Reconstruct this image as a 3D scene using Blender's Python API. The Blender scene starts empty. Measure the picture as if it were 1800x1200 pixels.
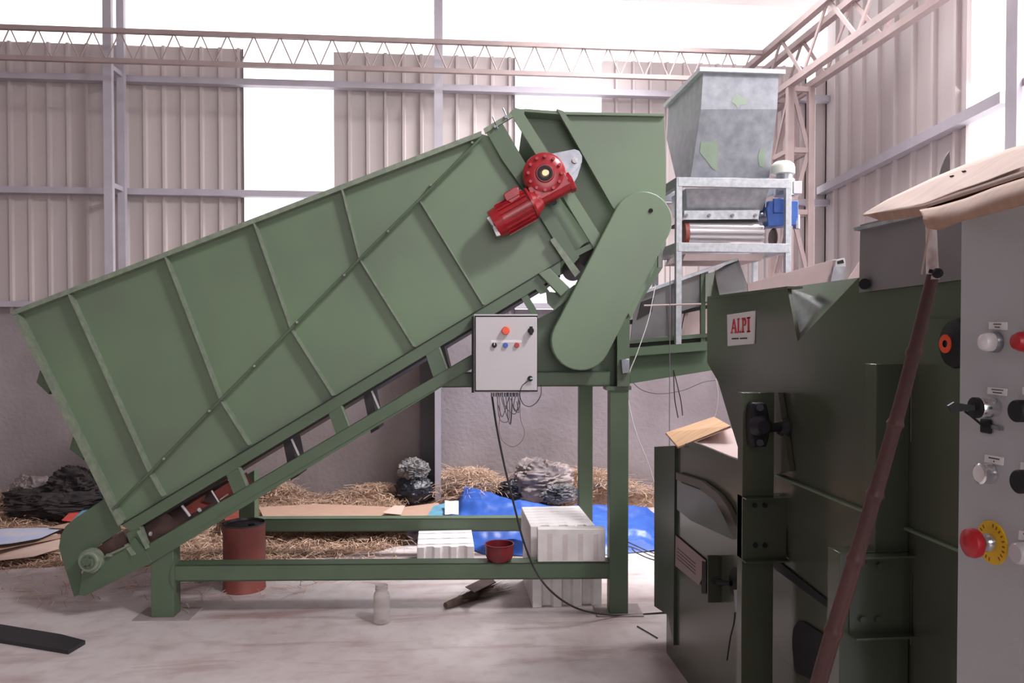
import bpy, bmesh, math, random
from mathutils import Vector, Matrix, noise

random.seed(7)
S = bpy.context.scene
V = Vector
# ------------------------------------------------------------------ camera
F = 1400.0
PX, PY = 900.0, 614.0
YAW = math.radians(5.3)
PITCH = math.atan(27.0 / F)
EYE = V((0, 0, 1.55))
fw = V((math.sin(YAW) * math.cos(PITCH), math.cos(YAW) * math.cos(PITCH), -math.sin(PITCH)))
rt = V((math.cos(YAW), -math.sin(YAW), 0))
up = rt.cross(fw)
cam_data = bpy.data.cameras.new('camera')
cam = bpy.data.objects.new('camera', cam_data)
S.collection.objects.link(cam)
cam.matrix_world = Matrix((( rt.x, up.x, -fw.x, EYE.x), (rt.y, up.y, -fw.y, EYE.y), (rt.z, up.z, -fw.z, EYE.z), (0, 0, 0, 1)))
cam_data.sensor_width = 36.0
cam_data.lens = 36.0 * F / 1800.0
cam_data.shift_y = 14.0 / 1800.0
cam_data.clip_start = 0.05
S.camera = cam
# ------------------------------------------------------------------ view, sky, daylight
S.view_settings.view_transform = 'Standard'
S.view_settings.look = 'None'
S.view_settings.gamma = 1.0
S.view_settings.use_curve_mapping = False
S.view_settings.exposure = 0.0
S.cycles.use_denoising = True
S.cycles.max_bounces = 8
S.cycles.diffuse_bounces = 5
S.cycles.glossy_bounces = 4
S.cycles.transparent_max_bounces = 12
S.cycles.sample_clamp_indirect = 6.0
W = bpy.data.worlds.new('overcast_sky')
S.world = W
W.use_nodes = True
bg = W.node_tree.nodes['Background']
bg.inputs['Color'].default_value = (1.0, 0.965, 0.985, 1)
bg.inputs['Strength'].default_value = 2.6

def area(name, loc, target, sx, sy, power, col=(1, 0.965, 0.985), portal=False):
    l = bpy.data.lights.new(name, 'AREA')
    l.shape = 'RECTANGLE'; l.size = sx; l.size_y = sy; l.energy = power; l.color = col
    if portal: l.cycles.is_portal = True
    o = bpy.data.objects.new(name, l)
    S.collection.objects.link(o)
    o.location = loc
    o.rotation_euler = (V(target) - V(loc)).to_track_quat('-Z', 'Y').to_euler()
    return o
# daylight entering by the roof lights and by the open shed front behind the viewer
area('daylight_roof_right', (3.3, 0.6, 5.2), (0.4, 4.6, 0.8), 1.2, 1.8, 380).data.spread = math.radians(110)
area('daylight_roof_rear', (2.1, 6.0, 4.75), (0.3, 4.7, 0.2), 2.2, 1.2, 240).data.spread = math.radians(120)
area('daylight_right_window', (3.25, 4.3, 3.3), (-0.6, 4.8, 0.2), 1.5, 2.6, 60).data.spread = math.radians(130)
area('daylight_front_door', (1.2, -3.4, 2.6), (0.2, 4.4, 1.2), 3.5, 3.0, 110)

# ------------------------------------------------------------------ pixel to place helpers
def ray(px, py):
    return fw * F + rt * (px - PX) + up * (PY - py)
def WY(px, py, y):
    d = ray(px, py); return EYE + d * ((y - EYE.y) / d.y)
def WX(px, py, x):
    d = ray(px, py); return EYE + d * ((x - EYE.x) / d.x)
def WZ(px, py, z=0.0):
    d = ray(px, py); return EYE + d * ((z - EYE.z) / d.z)
def WD(px, py, depth):
    return EYE + ray(px, py) * (depth / F)
# conveyor frame: near side plane is d = 0, x runs along the machine, d into the shed
MO = WZ(283, 1087)
MA = math.radians(-4.0)
MXD = V((math.cos(MA), math.sin(MA), 0)); MYD = V((-math.sin(MA), math.cos(MA), 0))
def m(px, py, d=0.0):
    r = ray(px, py); o = MO + MYD * d
    return EYE + r * ((o - EYE).dot(MYD) / r.dot(MYD))
PXM = 4.4 / F     # metres per pixel on the conveyor's near side

# ------------------------------------------------------------------ mesh helpers
class MB:
    def __init__(s): s.v = []; s.f = []; s.mi = []
    def add(s, pts, faces):
        b = len(s.v); s.v += [V(p) for p in pts]; s.f += [[i + b for i in f] for f in faces]; return s
    def prism(s, pts, off):
        n = len(pts); off = V(off); a = [V(p) for p in pts]; b = [p + off for p in a]
        return s.add(a + b, [list(range(n)), list(range(2 * n - 1, n - 1, -1))] + [[i, (i + 1) % n, (i + 1) % n + n, i + n] for i in range(n)])
    def sheet(s, pts): return s.add(pts, [list(range(len(pts)))])
    def box(s, lo, hi, R=None, o=None):
        x0, y0, z0 = lo; x1, y1, z1 = hi
        p = [V(c) for c in ((x0,y0,z0),(x1,y0,z0),(x1,y1,z0),(x0,y1,z0),(x0,y0,z1),(x1,y0,z1),(x1,y1,z1),(x0,y1,z1))]
        if R is not None: p = [R @ q for q in p]
        if o is not None: p = [q + V(o) for q in p]
        return s.add(p, [[0,3,2,1],[4,5,6,7],[0,1,5,4],[1,2,6,5],[2,3,7,6],[3,0,4,7]])
    def bar(s, p0, p1, w, t, nrm):
        p0 = V(p0); p1 = V(p1); d = (p1 - p0).normalized(); n = V(nrm); n = (n - d * n.dot(d)).normalized(); u = d.cross(n)
        q = [p0 + u * w/2, p0 - u * w/2, p1 - u * w/2, p1 + u * w/2]
        return s.prism([x - n * t/2 for x in q], n * t)
    def cyl(s, p0, p1, r0, r1=None, n=24, caps=True):
        p0 = V(p0); p1 = V(p1); r1 = r0 if r1 is None else r1
        d = (p1 - p0).normalized(); a = d.orthogonal().normalized(); b = d.cross(a)
        c = [a * math.cos(2*math.pi*i/n) + b * math.sin(2*math.pi*i/n) for i in range(n)]
        f = [[i, (i+1) % n, (i+1) % n + n, i + n] for i in range(n)]
        if caps: f += [list(range(n))[::-1], list(range(n, 2*n))]
        return s.add([p0 + x * r0 for x in c] + [p1 + x * r1 for x in c], f)
    def lathe(s, prof, o, axis=(0, 0, 1), n=32):
        o = V(o); d = V(axis).normalized(); a = d.orthogonal().normalized(); b = d.cross(a)
        pts = []; k = len(prof)
        for i in range(n):
            c = a * math.cos(2*math.pi*i/n) + b * math.sin(2*math.pi*i/n)
            pts += [o + c * r + d * z for r, z in prof]
        f = [[i*k + j, ((i+1) % n)*k + j, ((i+1) % n)*k + j + 1, i*k + j + 1] for i in range(n) for j in range(k-1)]
        return s.add(pts, f)
    def tube(s, path, r, n=8):
        P = [V(p) for p in path]; pts = []; f = []
        a = None
        for i, p in enumerate(P):
            d = (P[min(i+1, len(P)-1)] - P[max(i-1, 0)]).normalized()
            if a is None: a = d.orthogonal().normalized()
            a = (a - d * a.dot(d)).normalized(); b = d.cross(a)
            rr = r[i] if isinstance(r, (list, tuple)) else r
            pts += [p + (a * math.cos(2*math.pi*j/n) + b * math.sin(2*math.pi*j/n)) * rr for j in range(n)]
        for i in range(len(P)-1):
            f += [[i*n + j, i*n + (j+1) % n, (i+1)*n + (j+1) % n, (i+1)*n + j] for j in range(n)]
        f += [list(range(n))[::-1], list(range((len(P)-1)*n, len(P)*n))]
        return s.add(pts, f)
    def grid(s, fn, nu, nv):
        pts = [fn(i/(nu-1), j/(nv-1)) for j in range(nv) for i in range(nu)]
        return s.add(pts, [[j*nu+i, j*nu+i+1, (j+1)*nu+i+1, (j+1)*nu+i] for j in range(nv-1) for i in range(nu-1)])

def spline(pts, k=6):
    P = [V(p) for p in pts]; out = []
    for i in range(len(P)-1):
        a = P[max(i-1, 0)]; b = P[i]; c = P[i+1]; d = P[min(i+2, len(P)-1)]
        for j in range(k):
            t = j / k
            out.append(0.5 * ((2*b) + (c-a)*t + (2*a-5*b+4*c-d)*t*t + (3*b-a-3*c+d)*t**3))
    out.append(P[-1]); return out

def obj(name, mb, mat, parent=None, bevel=0.0, smooth=True, base=None, seg=2):
    root = parent
    while root is not None and root.parent is not None: root = root.parent
    if parent is None:
        if base is None:
            base = V((sum(p.x for p in mb.v)/len(mb.v), sum(p.y for p in mb.v)/len(mb.v), min(p.z for p in mb.v)))
        inv = Matrix.Translation(-V(base))
    else:
        inv = root.matrix_basis.inverted()
        if parent is not root: inv = (root.matrix_basis).inverted()
    me = bpy.data.meshes.new(name)
    me.from_pydata([inv @ p for p in mb.v], [], mb.f)
    bm = bmesh.new(); bm.from_mesh(me)
    bmesh.ops.recalc_face_normals(bm, faces=bm.faces)
    if smooth:
        for f in bm.faces: f.smooth = True
        for e in bm.edges:
            if len(e.link_faces) == 2 and e.calc_face_angle(0) > math.radians(38): e.smooth = False
    bm.to_mesh(me); bm.free()
    me.materials.append(mat)
    o = bpy.data.objects.new(name, me)
    S.collection.objects.link(o)
    if parent is None: o.location = base
    else:
        o.parent = parent
        if parent is not root: pass
    if bevel:
        b = o.modifiers.new('bevel', 'BEVEL'); b.width = bevel; b.segments = seg; b.limit_method = 'ANGLE'; b.harden_normals = False
    return o
def thing(name, label, cat, loc, group=None, rotz=0.0):
    o = bpy.data.objects.new(name, None); S.collection.objects.link(o)
    o.location = loc; o.rotation_euler = (0, 0, rotz); o.empty_display_size = 0.1
    o['label'] = label; o['category'] = cat
    if group: o['group'] = group
    bpy.context.view_layer.update()
    return o
def tag(o, label, cat, group=None, kind=None):
    o['label'] = label; o['category'] = cat
    if group: o['group'] = group
    if kind: o['kind'] = kind
    return o
def struct(name, mb, mat, parent=None, **k):
    o = obj(name, mb, mat, parent, **k); o['kind'] = 'structure'; return o

# ------------------------------------------------------------------ materials
def mat(name, col, rough=0.5, metal=0.0, var=0.0, scale=6.0, col2=None, bump=0.0, bscale=40.0, spec=0.5, rvar=0.0, detail=6.0, trans=0.0, coat=0.0, stretch=None):
    M = bpy.data.materials.new(name); M.use_nodes = True
    N = M.node_tree.nodes; L = M.node_tree.links; b = N['Principled BSDF']
    b.inputs['Base Color'].default_value = (*col, 1); b.inputs['Roughness'].default_value = rough
    b.inputs['Metallic'].default_value = metal; b.inputs['Specular IOR Level'].default_value = spec
    if trans: b.inputs['Transmission Weight'].default_value = trans
    if coat: b.inputs['Coat Weight'].default_value = coat; b.inputs['Coat Roughness'].default_value = 0.15
    tc = N.new('ShaderNodeTexCoord'); src = tc.outputs['Object']
    if stretch:
        mp = N.new('ShaderNodeMapping'); mp.inputs['Scale'].default_value = stretch
        L.new(src, mp.inputs[0]); src = mp.outputs[0]
    if var or col2:
        n = N.new('ShaderNodeTexNoise'); n.inputs['Scale'].default_value = scale; n.inputs['Detail'].default_value = detail
        L.new(src, n.inputs['Vector'])
        r = N.new('ShaderNodeValToRGB'); c2 = col2 or tuple(c * (1 - var) for c in col)
        r.color_ramp.elements[0].position = 0.35; r.color_ramp.elements[1].position = 0.68
        r.color_ramp.elements[0].color = (*c2, 1); r.color_ramp.elements[1].color = (*col, 1)
        L.new(n.outputs['Fac'], r.inputs['Fac']); L.new(r.outputs['Color'], b.inputs['Base Color'])
        if rvar:
            mr = N.new('ShaderNodeMapRange'); mr.inputs['To Min'].default_value = rough - rvar; mr.inputs['To Max'].default_value = rough + rvar
            L.new(n.outputs['Fac'], mr.inputs['Value']); L.new(mr.outputs[0], b.inputs['Roughness'])
    if bump:
        n2 = N.new('ShaderNodeTexNoise'); n2.inputs['Scale'].default_value = bscale; n2.inputs['Detail'].default_value = 4
        L.new(src, n2.inputs['Vector'])
        bp = N.new('ShaderNodeBump'); bp.inputs['Strength'].default_value = bump; bp.inputs['Distance'].default_value = 0.02
        L.new(n2.outputs['Fac'], bp.inputs['Height']); L.new(bp.outputs['Normal'], b.inputs['Normal'])
    return M

G_PAINT = mat('green_machine_paint', (0.160, 0.232, 0.140), 0.42, col2=(0.142, 0.190, 0.130), scale=1.6, rvar=0.06, detail=3)
G_EDGE = mat('green_paint_pale_edge', (0.23, 0.28, 0.205), 0.5, var=0.25, scale=30)  # paler green for rims, ribs, clips and edge strips
G_FRAME = mat('green_frame_paint', (0.098, 0.145, 0.090), 0.45, var=0.15, scale=4)  # darker than the panel green; shade low on the frame is put into it
G_DARK = mat('dark_green_gloss_paint', (0.078, 0.092, 0.062), 0.24, col2=(0.064, 0.075, 0.052), scale=1.2, coat=0.3, detail=2)
BLACKISH = mat('dark_rubber_belt', (0.022, 0.018, 0.018), 0.6, var=0.3, scale=20)
BROWN = mat('rusty_brown_steel', (0.10, 0.055, 0.045), 0.6, var=0.5, scale=12)
REDP = mat('red_motor_enamel', (0.36, 0.018, 0.025), 0.28, var=0.25, scale=18)
REDM = mat('red_oxide_primer', (0.30, 0.055, 0.035), 0.55, var=0.4, scale=10)
GALV = mat('galvanized_steel', (0.50, 0.52, 0.55), 0.42, 0.75, col2=(0.36, 0.375, 0.41), scale=22, rvar=0.1, bump=0.05, bscale=120)
GALVB = mat('galvanized_steel_bright', (0.50, 0.515, 0.54), 0.5, 0.3, col2=(0.37, 0.385, 0.41), scale=35, rvar=0.08)
SHEETM = mat('dull_sheet_steel', (0.20, 0.195, 0.20), 0.45, 0.5, col2=(0.155, 0.145, 0.145), scale=6)
STEEL = mat('bright_steel', (0.75, 0.75, 0.76), 0.2, 1.0)
STEELD = mat('grey_steel', (0.35, 0.36, 0.40), 0.35, 0.8, var=0.2, scale=20)
WHITEP = mat('off_white_enamel', (0.54, 0.515, 0.53), 0.32, var=0.06, scale=3)
CREAM = mat('cream_motor_paint', (0.70, 0.72, 0.66), 0.4, var=0.2, scale=20)
BLUEP = mat('blue_gearbox_paint', (0.045, 0.11, 0.36), 0.35, var=0.2, scale=20)
BLACK = mat('black_plastic', (0.012, 0.012, 0.014), 0.55, spec=0.3)
REDK = mat('red_plastic', (0.42, 0.012, 0.02), 0.35)
ORNG = mat('orange_red_plastic', (0.85, 0.09, 0.03), 0.4)
BLUK = mat('blue_plastic', (0.02, 0.10, 0.42), 0.35)
YELL = mat('yellow_plate', (0.80, 0.50, 0.01), 0.45)
WHT = mat('white_label', (0.80, 0.79, 0.79), 0.6)
CABG = mat('light_grey_cabinet_paint', (0.45, 0.465, 0.48), 0.45, bump=0.06, bscale=260, col2=(0.42, 0.435, 0.445), scale=2)
PURL = mat('lilac_primed_steel', (0.50, 0.465, 0.52), 0.55, var=0.12, scale=5)
PINK = mat('pink_primed_and_lit_steel', (0.41, 0.315, 0.305), 0.6, var=0.15, scale=6)  # also carries the lit pink tone of the infeed trough
CLAD = mat('profiled_wall_sheet', (0.60, 0.53, 0.515), 0.5, col2=(0.52, 0.455, 0.455), scale=0.8, stretch=(3, 3, 0.3), detail=3)
PLAS = mat('cement_plaster', (0.40, 0.355, 0.375), 0.85, col2=(0.28, 0.24, 0.25), scale=1.3, bump=0.25, bscale=25, detail=8)
PLASD = mat('shade_dark_cement', (0.10, 0.09, 0.10), 0.85, var=0.2, scale=3)  # shading of the pier is mixed into this dark tone
CARD = mat('brown_cardboard', (0.46, 0.295, 0.215), 0.8, var=0.15, scale=8, stretch=(1, 6, 1))
CARDL = mat('pale_cardboard', (0.60, 0.44, 0.37), 0.8, var=0.12, scale=6, stretch=(1, 8, 1))
WOODL = mat('pale_plywood', (0.70, 0.43, 0.24), 0.65, var=0.3, scale=7, stretch=(1, 9, 1))
PINKB = mat('pink_board', (0.62, 0.47, 0.45), 0.7, var=0.1, scale=4)
BAMB = mat('brown_bamboo', (0.085, 0.032, 0.028), 0.5, col2=(0.06, 0.024, 0.022), scale=9, stretch=(1, 1, 0.25))
BAMBW = mat('peeled_white_bamboo', (0.80, 0.74, 0.73), 0.6, col2=(0.55, 0.45, 0.43), scale=40)
FOAM = mat('white_foam', (0.82, 0.785, 0.775), 0.75, col2=(0.72, 0.675, 0.665), scale=12, bump=0.15, bscale=220)
FOAMD = mat('foam_groove_shade', (0.70, 0.62, 0.61), 0.8, var=0.12, scale=14)  # shade of the grooves put into the foam colour, as flat strips
DRUM = mat('rust_red_drum_paint', (0.27, 0.075, 0.055), 0.5, col2=(0.20, 0.05, 0.04), scale=5)
DRUMT = mat('drum_lid_grime', (0.08, 0.065, 0.075), 0.4, var=0.5, scale=14)
BOWL = mat('dark_red_plastic', (0.20, 0.018, 0.025), 0.35, var=0.3, scale=14)
CABLE = mat('black_cable', (0.02, 0.018, 0.02), 0.5)
CABLEG = mat('grey_wire', (0.13, 0.12, 0.14), 0.5)
CABLEW = mat('white_wire', (0.70, 0.68, 0.68), 0.5)
CABLEP = mat('brown_wire', (0.20, 0.10, 0.09), 0.5)
BRISTLE = mat('brown_broom_fibre', (0.13, 0.085, 0.065), 0.8, var=0.4, scale=30)
BAGB = mat('black_plastic_sack', (0.013, 0.014, 0.022), 0.4)
BAGG = mat('grey_plastic_sack', (0.30, 0.28, 0.28), 0.55, col2=(0.05, 0.05, 0.055), scale=9, detail=8)
BAGP = mat('pinkish_grey_plastic_sack', (0.44, 0.365, 0.35), 0.6, col2=(0.15, 0.12, 0.12), scale=3.5, detail=8)
CLOTHD = mat('dark_scrap_cloth', (0.045, 0.032, 0.030), 0.8, col2=(0.012, 0.010, 0.012), scale=8)
TARP = mat('blue_tarpaulin', (0.032, 0.125, 0.50), 0.4, col2=(0.018, 0.07, 0.32), scale=3, bump=0.1, bscale=14)
TARPL = mat('pale_blue_sheet', (0.36, 0.46, 0.68), 0.5, col2=(0.58, 0.54, 0.58), scale=5)
TEAL = mat('teal_printed_card', (0.12, 0.33, 0.46), 0.6, var=0.3, scale=8)
REDC = mat('red_printed_card', (0.62, 0.08, 0.06), 0.6, var=0.2, scale=8)
PAPER = mat('white_paper', (0.78, 0.76, 0.78), 0.7)
DUST = mat('dusty_base_plate', (0.36, 0.31, 0.30), 0.8, var=0.2, scale=12)
DUSTF = mat('straw_mound_dust', (0.30, 0.19, 0.13), 0.9, col2=(0.16, 0.09, 0.06), scale=18, bump=0.6, bscale=60, detail=10)
HINGE = mat('black_steel_strip', (0.02, 0.02, 0.024), 0.5)

def floor_mat():
    M = mat('concrete_floor', (0.53, 0.475, 0.47), 0.75)
    N = M.node_tree.nodes; L = M.node_tree.links; b = N['Principled BSDF']
    tc = N.new('ShaderNodeTexCoord')
    n1 = N.new('ShaderNodeTexNoise'); n1.inputs['Scale'].default_value = 0.8; n1.inputs['Detail'].default_value = 8; n1.inputs['Roughness'].default_value = 0.65
    n2 = N.new('ShaderNodeTexNoise'); n2.inputs['Scale'].default_value = 9; n2.inputs['Detail'].default_value = 8
    L.new(tc.outputs['Object'], n1.inputs['Vector']); L.new(tc.outputs['Object'], n2.inputs['Vector'])
    r1 = N.new('ShaderNodeValToRGB'); e = r1.color_ramp.elements
    e[0].position = 0.30; e[0].color = (0.46, 0.375, 0.36, 1); e[1].position = 0.62; e[1].color = (0.64, 0.585, 0.585, 1)
    r2 = N.new('ShaderNodeValToRGB'); e = r2.color_ramp.elements
    e[0].position = 0.30; e[0].color = (0.55, 0.47, 0.45, 1); e[1].position = 0.52; e[1].color = (1, 1, 1, 1)
    mx = N.new('ShaderNodeMix'); mx.data_type = 'RGBA'; mx.blend_type = 'MULTIPLY'; mx.inputs[0].default_value = 0.3
    L.new(n1.outputs['Fac'], r1.inputs['Fac']); L.new(n2.outputs['Fac'], r2.inputs['Fac'])
    L.new(r1.outputs['Color'], mx.inputs[6]); L.new(r2.outputs['Color'], mx.inputs[7]); L.new(mx.outputs[2], b.inputs['Base Color'])
    mp = N.new('ShaderNodeMapping'); mp.inputs['Scale'].default_value = (0.5, 2.6, 1); mp.inputs['Rotation'].default_value = (0, 0, 0.25)
    n3 = N.new('ShaderNodeTexNoise'); n3.inputs['Scale'].default_value = 2.2; n3.inputs['Detail'].default_value = 7; n3.inputs['Distortion'].default_value = 0.6
    L.new(tc.outputs['Object'], mp.inputs[0]); L.new(mp.outputs[0], n3.inputs['Vector'])
    r3 = N.new('ShaderNodeValToRGB'); e = r3.color_ramp.elements
    e[0].position = 0.30; e[0].color = (0.62, 0.48, 0.45, 1); e[1].position = 0.47; e[1].color = (1, 1, 1, 1)
    mx2 = N.new('ShaderNodeMix'); mx2.data_type = 'RGBA'; mx2.blend_type = 'MULTIPLY'; mx2.inputs[0].default_value = 0.8
    L.new(n3.outputs['Fac'], r3.inputs['Fac']); L.new(mx.outputs[2], mx2.inputs[6]); L.new(r3.outputs['Color'], mx2.inputs[7]); L.new(mx2.outputs[2], b.inputs['Base Color'])
    bp = N.new('ShaderNodeBump'); bp.inputs['Strength'].default_value = 0.2; bp.inputs['Distance'].default_value = 0.01
    L.new(n2.outputs['Fac'], bp.inputs['Height']); L.new(bp.outputs['Normal'], b.inputs['Normal'])
    return M
def straw_mat():
    M = mat('dry_straw', (0.45, 0.3, 0.17), 0.75)
    N = M.node_tree.nodes; L = M.node_tree.links; b = N['Principled BSDF']
    g = N.new('ShaderNodeNewGeometry'); r = N.new('ShaderNodeValToRGB'); e = r.color_ramp.elements
    e[0].color = (0.26, 0.14, 0.09, 1); e[1].color = (0.80, 0.58, 0.42, 1)
    L.new(g.outputs['Random Per Island'], r.inputs['Fac']); L.new(r.outputs['Color'], b.inputs['Base Color'])
    return M
def pane_mat():
    M = bpy.data.materials.new('clear_roofing_sheet'); M.use_nodes = True
    N = M.node_tree.nodes; L = M.node_tree.links; N.remove(N['Principled BSDF'])
    t = N.new('ShaderNodeBsdfTransparent'); t.inputs[0].default_value = (0.95, 0.95, 0.96, 1)
    g = N.new('ShaderNodeBsdfTranslucent'); g.inputs[0].default_value = (0.9, 0.9, 0.92, 1)
    x = N.new('ShaderNodeMixShader'); x.inputs[0].default_value = 0.10
    L.new(t.outputs[0], x.inputs[1]); L.new(g.outputs[0], x.inputs[2]); L.new(x.outputs[0], N['Material Output'].inputs['Surface'])
    return M
def glass_mat():
    M = bpy.data.materials.new('jar_glass'); M.use_nodes = True
    N = M.node_tree.nodes; L = M.node_tree.links; N.remove(N['Principled BSDF'])
    t = N.new('ShaderNodeBsdfTransparent'); t.inputs[0].default_value = (0.86, 0.84, 0.83, 1)
    g = N.new('ShaderNodeBsdfGlossy'); g.inputs[1].default_value = 0.08
    d = N.new('ShaderNodeBsdfDiffuse'); d.inputs[0].default_value = (0.66, 0.62, 0.58, 1)
    fr = N.new('ShaderNodeLayerWeight'); fr.inputs[0].default_value = 0.35
    x = N.new('ShaderNodeMixShader'); L.new(fr.outputs['Facing'], x.inputs[0]); L.new(t.outputs[0], x.inputs[1]); L.new(g.outputs[0], x.inputs[2])
    y = N.new('ShaderNodeMixShader'); y.inputs[0].default_value = 0.28; L.new(x.outputs[0], y.inputs[1]); L.new(d.outputs[0], y.inputs[2])
    L.new(y.outputs[0], N['Material Output'].inputs['Surface'])
    return M
FLOORM = floor_mat(); STRAW = straw_mat(); PANE = pane_mat(); GLASS = glass_mat()

# ================================================================== SETTING
YW = 7.4
ZT = WY(1300, 113, YW).z            # top of the rear cladding
ZM = WY(30, 541, YW).z              # top of the masonry dado
XC = WY(1450, 587, YW).x            # rear right corner
XL = -6.0
struct('floor', MB().box((XL - 0.2, -4.2, -0.15), (XC + 1.2, YW + 0.2, 0.0)), FLOORM, base=(0, 0, 0))
struct('wall_back', MB().box((XL, YW, 0), (XC, YW + 0.2, ZM)), PLAS, base=(0, YW, 0))
def cladding(p0, p1, z0, z1, pitch, inward, phase=0.0, rib=0.042, dep=0.028):
    p0 = V(p0); p1 = V(p1); L_ = (p1 - p0).length; d = (p1 - p0) / L_; n = V(inward)
    prof = []; x = -phase
    while x < L_ + pitch:
        for dx, dy in ((0, 0), (pitch - rib, 0), (pitch - rib + 0.010, dep), (pitch - 0.010, dep)):
            xx = min(max(x + dx, 0), L_); prof.append((xx, dy))
        x += pitch
    b = MB(); pts = []
    for xx, dy in prof:
        q = p0 + d * xx + n * dy
        pts += [V((q.x, q.y, z0)), V((q.x, q.y, z1))]
    k = len(prof)
    return b.add(pts, [[2*i, 2*i+2, 2*i+3, 2*i+1] for i in range(k-1)])
def xat(px, Y=YW): return WY(px, 587, Y).x
wins = [(430, 588), (905, 1057)]
segs = [(XL, xat(430)), (xat(588), xat(905)), (xat(1057), xat(1414)), (xat(1432), XC)]
for i, (a, b_) in enumerate(segs):
    struct('wall_back', cladding((a, YW + 0.02, 0), (b_, YW + 0.02, 0), ZM - 0.05, ZT, 0.163, (0, -1, 0)), CLAD, base=(a, YW, ZM))
def window(name, a, b_, z0, z1, y=YW + 0.03):
    o = struct(name, MB().box((a, y, z0), (b_, y + 0.004, z1)), PANE)
    return o
wins_all = wins
for i, (a, b_) in enumerate(wins):
    window('window_%d' % (i + 1), xat(a), xat(b_), ZM, ZT)
window('window_6', xat(1414), xat(1432), ZM, ZT)
# right wall
cor = V((XC, YW, 0)); rdir = V((-math.sin(math.radians(6.6)), -math.cos(math.radians(6.6)), 0)); rin = V((-rdir.y * -1, 0, 0))
rnorm = V((rdir.y, -rdir.x, 0))
def RW(px, py, off=0.0):
    o = cor + rnorm * off; r = ray(px, py)
    return EYE + r * ((o - EYE).dot(rnorm) / r.dot(rnorm))
def rt_at(px): return (RW(px, 587) - cor).dot(rdir)
ZR = 5.4
ra, rb = rt_at(1702), rt_at(1760)
struct('wall_right', cladding(cor, cor + rdir * ra, 1.2, ZR, 0.30, rnorm, rib=0.05, dep=0.03), CLAD, base=cor)
w3 = MB().prism([cor + rdir * ra, cor + rdir * (ra + 1.6), cor + rdir * (ra + 1.6) + V((0, 0, ZR - 1.2)), cor + rdir * ra + V((0, 0, ZR - 1.2))], rnorm * -0.004)
for i in range(len(w3.v)): w3.v[i].z += 1.2
struct('window_3', w3, PANE)
struct('wall_right', cladding(cor + rdir * (ra + 1.6), cor + rdir * 11.6, 1.2, ZR, 0.30, rnorm, rib=0.05), CLAD, base=cor + rdir * 5)
struct('wall_right', MB().prism([cor, cor + rdir * 11.6, cor + rdir * 11.6 + V((0, 0, 1.2)), cor + V((0, 0, 1.2))], rnorm * -0.2), PLAS)
struct('wall_left', MB().box((XL - 0.2, -4.0, 0), (XL, YW, 5.6)), PLAS)
struct('wall_front', MB().box((XL, -4.2, 0), (-0.2, -4.0, 5.9)).box((-0.2, -4.2, 3.8), (XC, -4.0, 5.9)), PLAS)
# roof: well above the rear eave, rising towards the front, with two clear strips
def roofz(y): return 4.80 + (YW + 0.3 - y) * 0.11
def roofpiece(x0, x1, y0, y1):
    b = MB(); q = [V((x0, y0, roofz(y0))), V((x1, y0, roofz(y0))), V((x1, y1, roofz(y1))), V((x0, y1, roofz(y1)))]
    return b.prism(q, (0, 0, 0.06))
rp = MB()
for (x0, x1, y0, y1) in ((XL - 0.3, 2.3, -4.4, 4.6), (3.6, XC + 1.0, -4.4, YW + 0.3), (2.3, 3.6, -4.4, -0.6), (3.2, 3.6, 2.2, YW + 0.3), (2.3, 3.2, 2.2, 5.3), (2.3, 3.2, 6.8, YW + 0.3), (XL - 0.3, 2.3, 6.8, YW + 0.3), (XL - 0.3, 1.0, 4.6, 6.8), (1.0, 2.3, 4.6, 5.3)):
    q = roofpiece(x0, x1, y0, y1); rp.add(q.v, q.f)
struct('ceiling', rp, CLAD, base=(0, 0, 5))
struct('window_4', roofpiece(2.3, 3.6, -0.6, 2.2), PANE)
struct('window_5', roofpiece(1.0, 3.2, 5.3, 6.8), PANE)

# girts (trim) on the rear wall
def girt(name, px, py, x0, x1, h=0.055, y=YW - 0.10, t=0.09):
    z = WY(px, py, y).z
    return struct(name, MB().box((x0, y, z - h/2), (x1, y + t, z + h/2)), PURL)
girt('trim_1', 600, 148, XL, XC); girt('trim_2', 300, 337, XL, XC); girt('trim_3', 30, 534, XL, XC, h=0.05)
# girt and post on the right wall
g = MB(); zz = RW(1610, 240, 0.05).z
p0 = cor + rnorm * 0.09; p1 = cor + rdir * (rt_at(1780)) + rnorm * 0.09; 
za = RW(1463, 322, 0.09).z; zb = RW(1755, 172, 0.09).z
g.prism([V((p0.x, p0.y, za - 0.035)), V((p1.x, p1.y, zb - 0.035)), V((p1.x, p1.y, zb + 0.035)), V((p0.x, p0.y, za + 0.035))], rnorm * -0.08)
struct('trim_4', g, PURL)
q0 = RW(1762, 587, 0.16); q1 = RW(1782, 587, 0.16)
struct('trim_5', MB().prism([V((q0.x, q0.y, 0)), V((q1.x, q1.y, 0)), V((q1.x, q1.y, ZR)), V((q0.x, q0.y, ZR))], rnorm * -0.03), PURL)
q0 = RW(1786, 155, 0.10); q1 = RW(1830, 148, 0.10)
struct('trim_6', MB().bar(q0 + V((0, 0, 0)), V((q1.x, q1.y, q0.z)) + (V((q1.x, q1.y, 0)) - V((q0.x, q0.y, 0))) * 3, 0.045, 0.06, rnorm), PURL)

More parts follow.
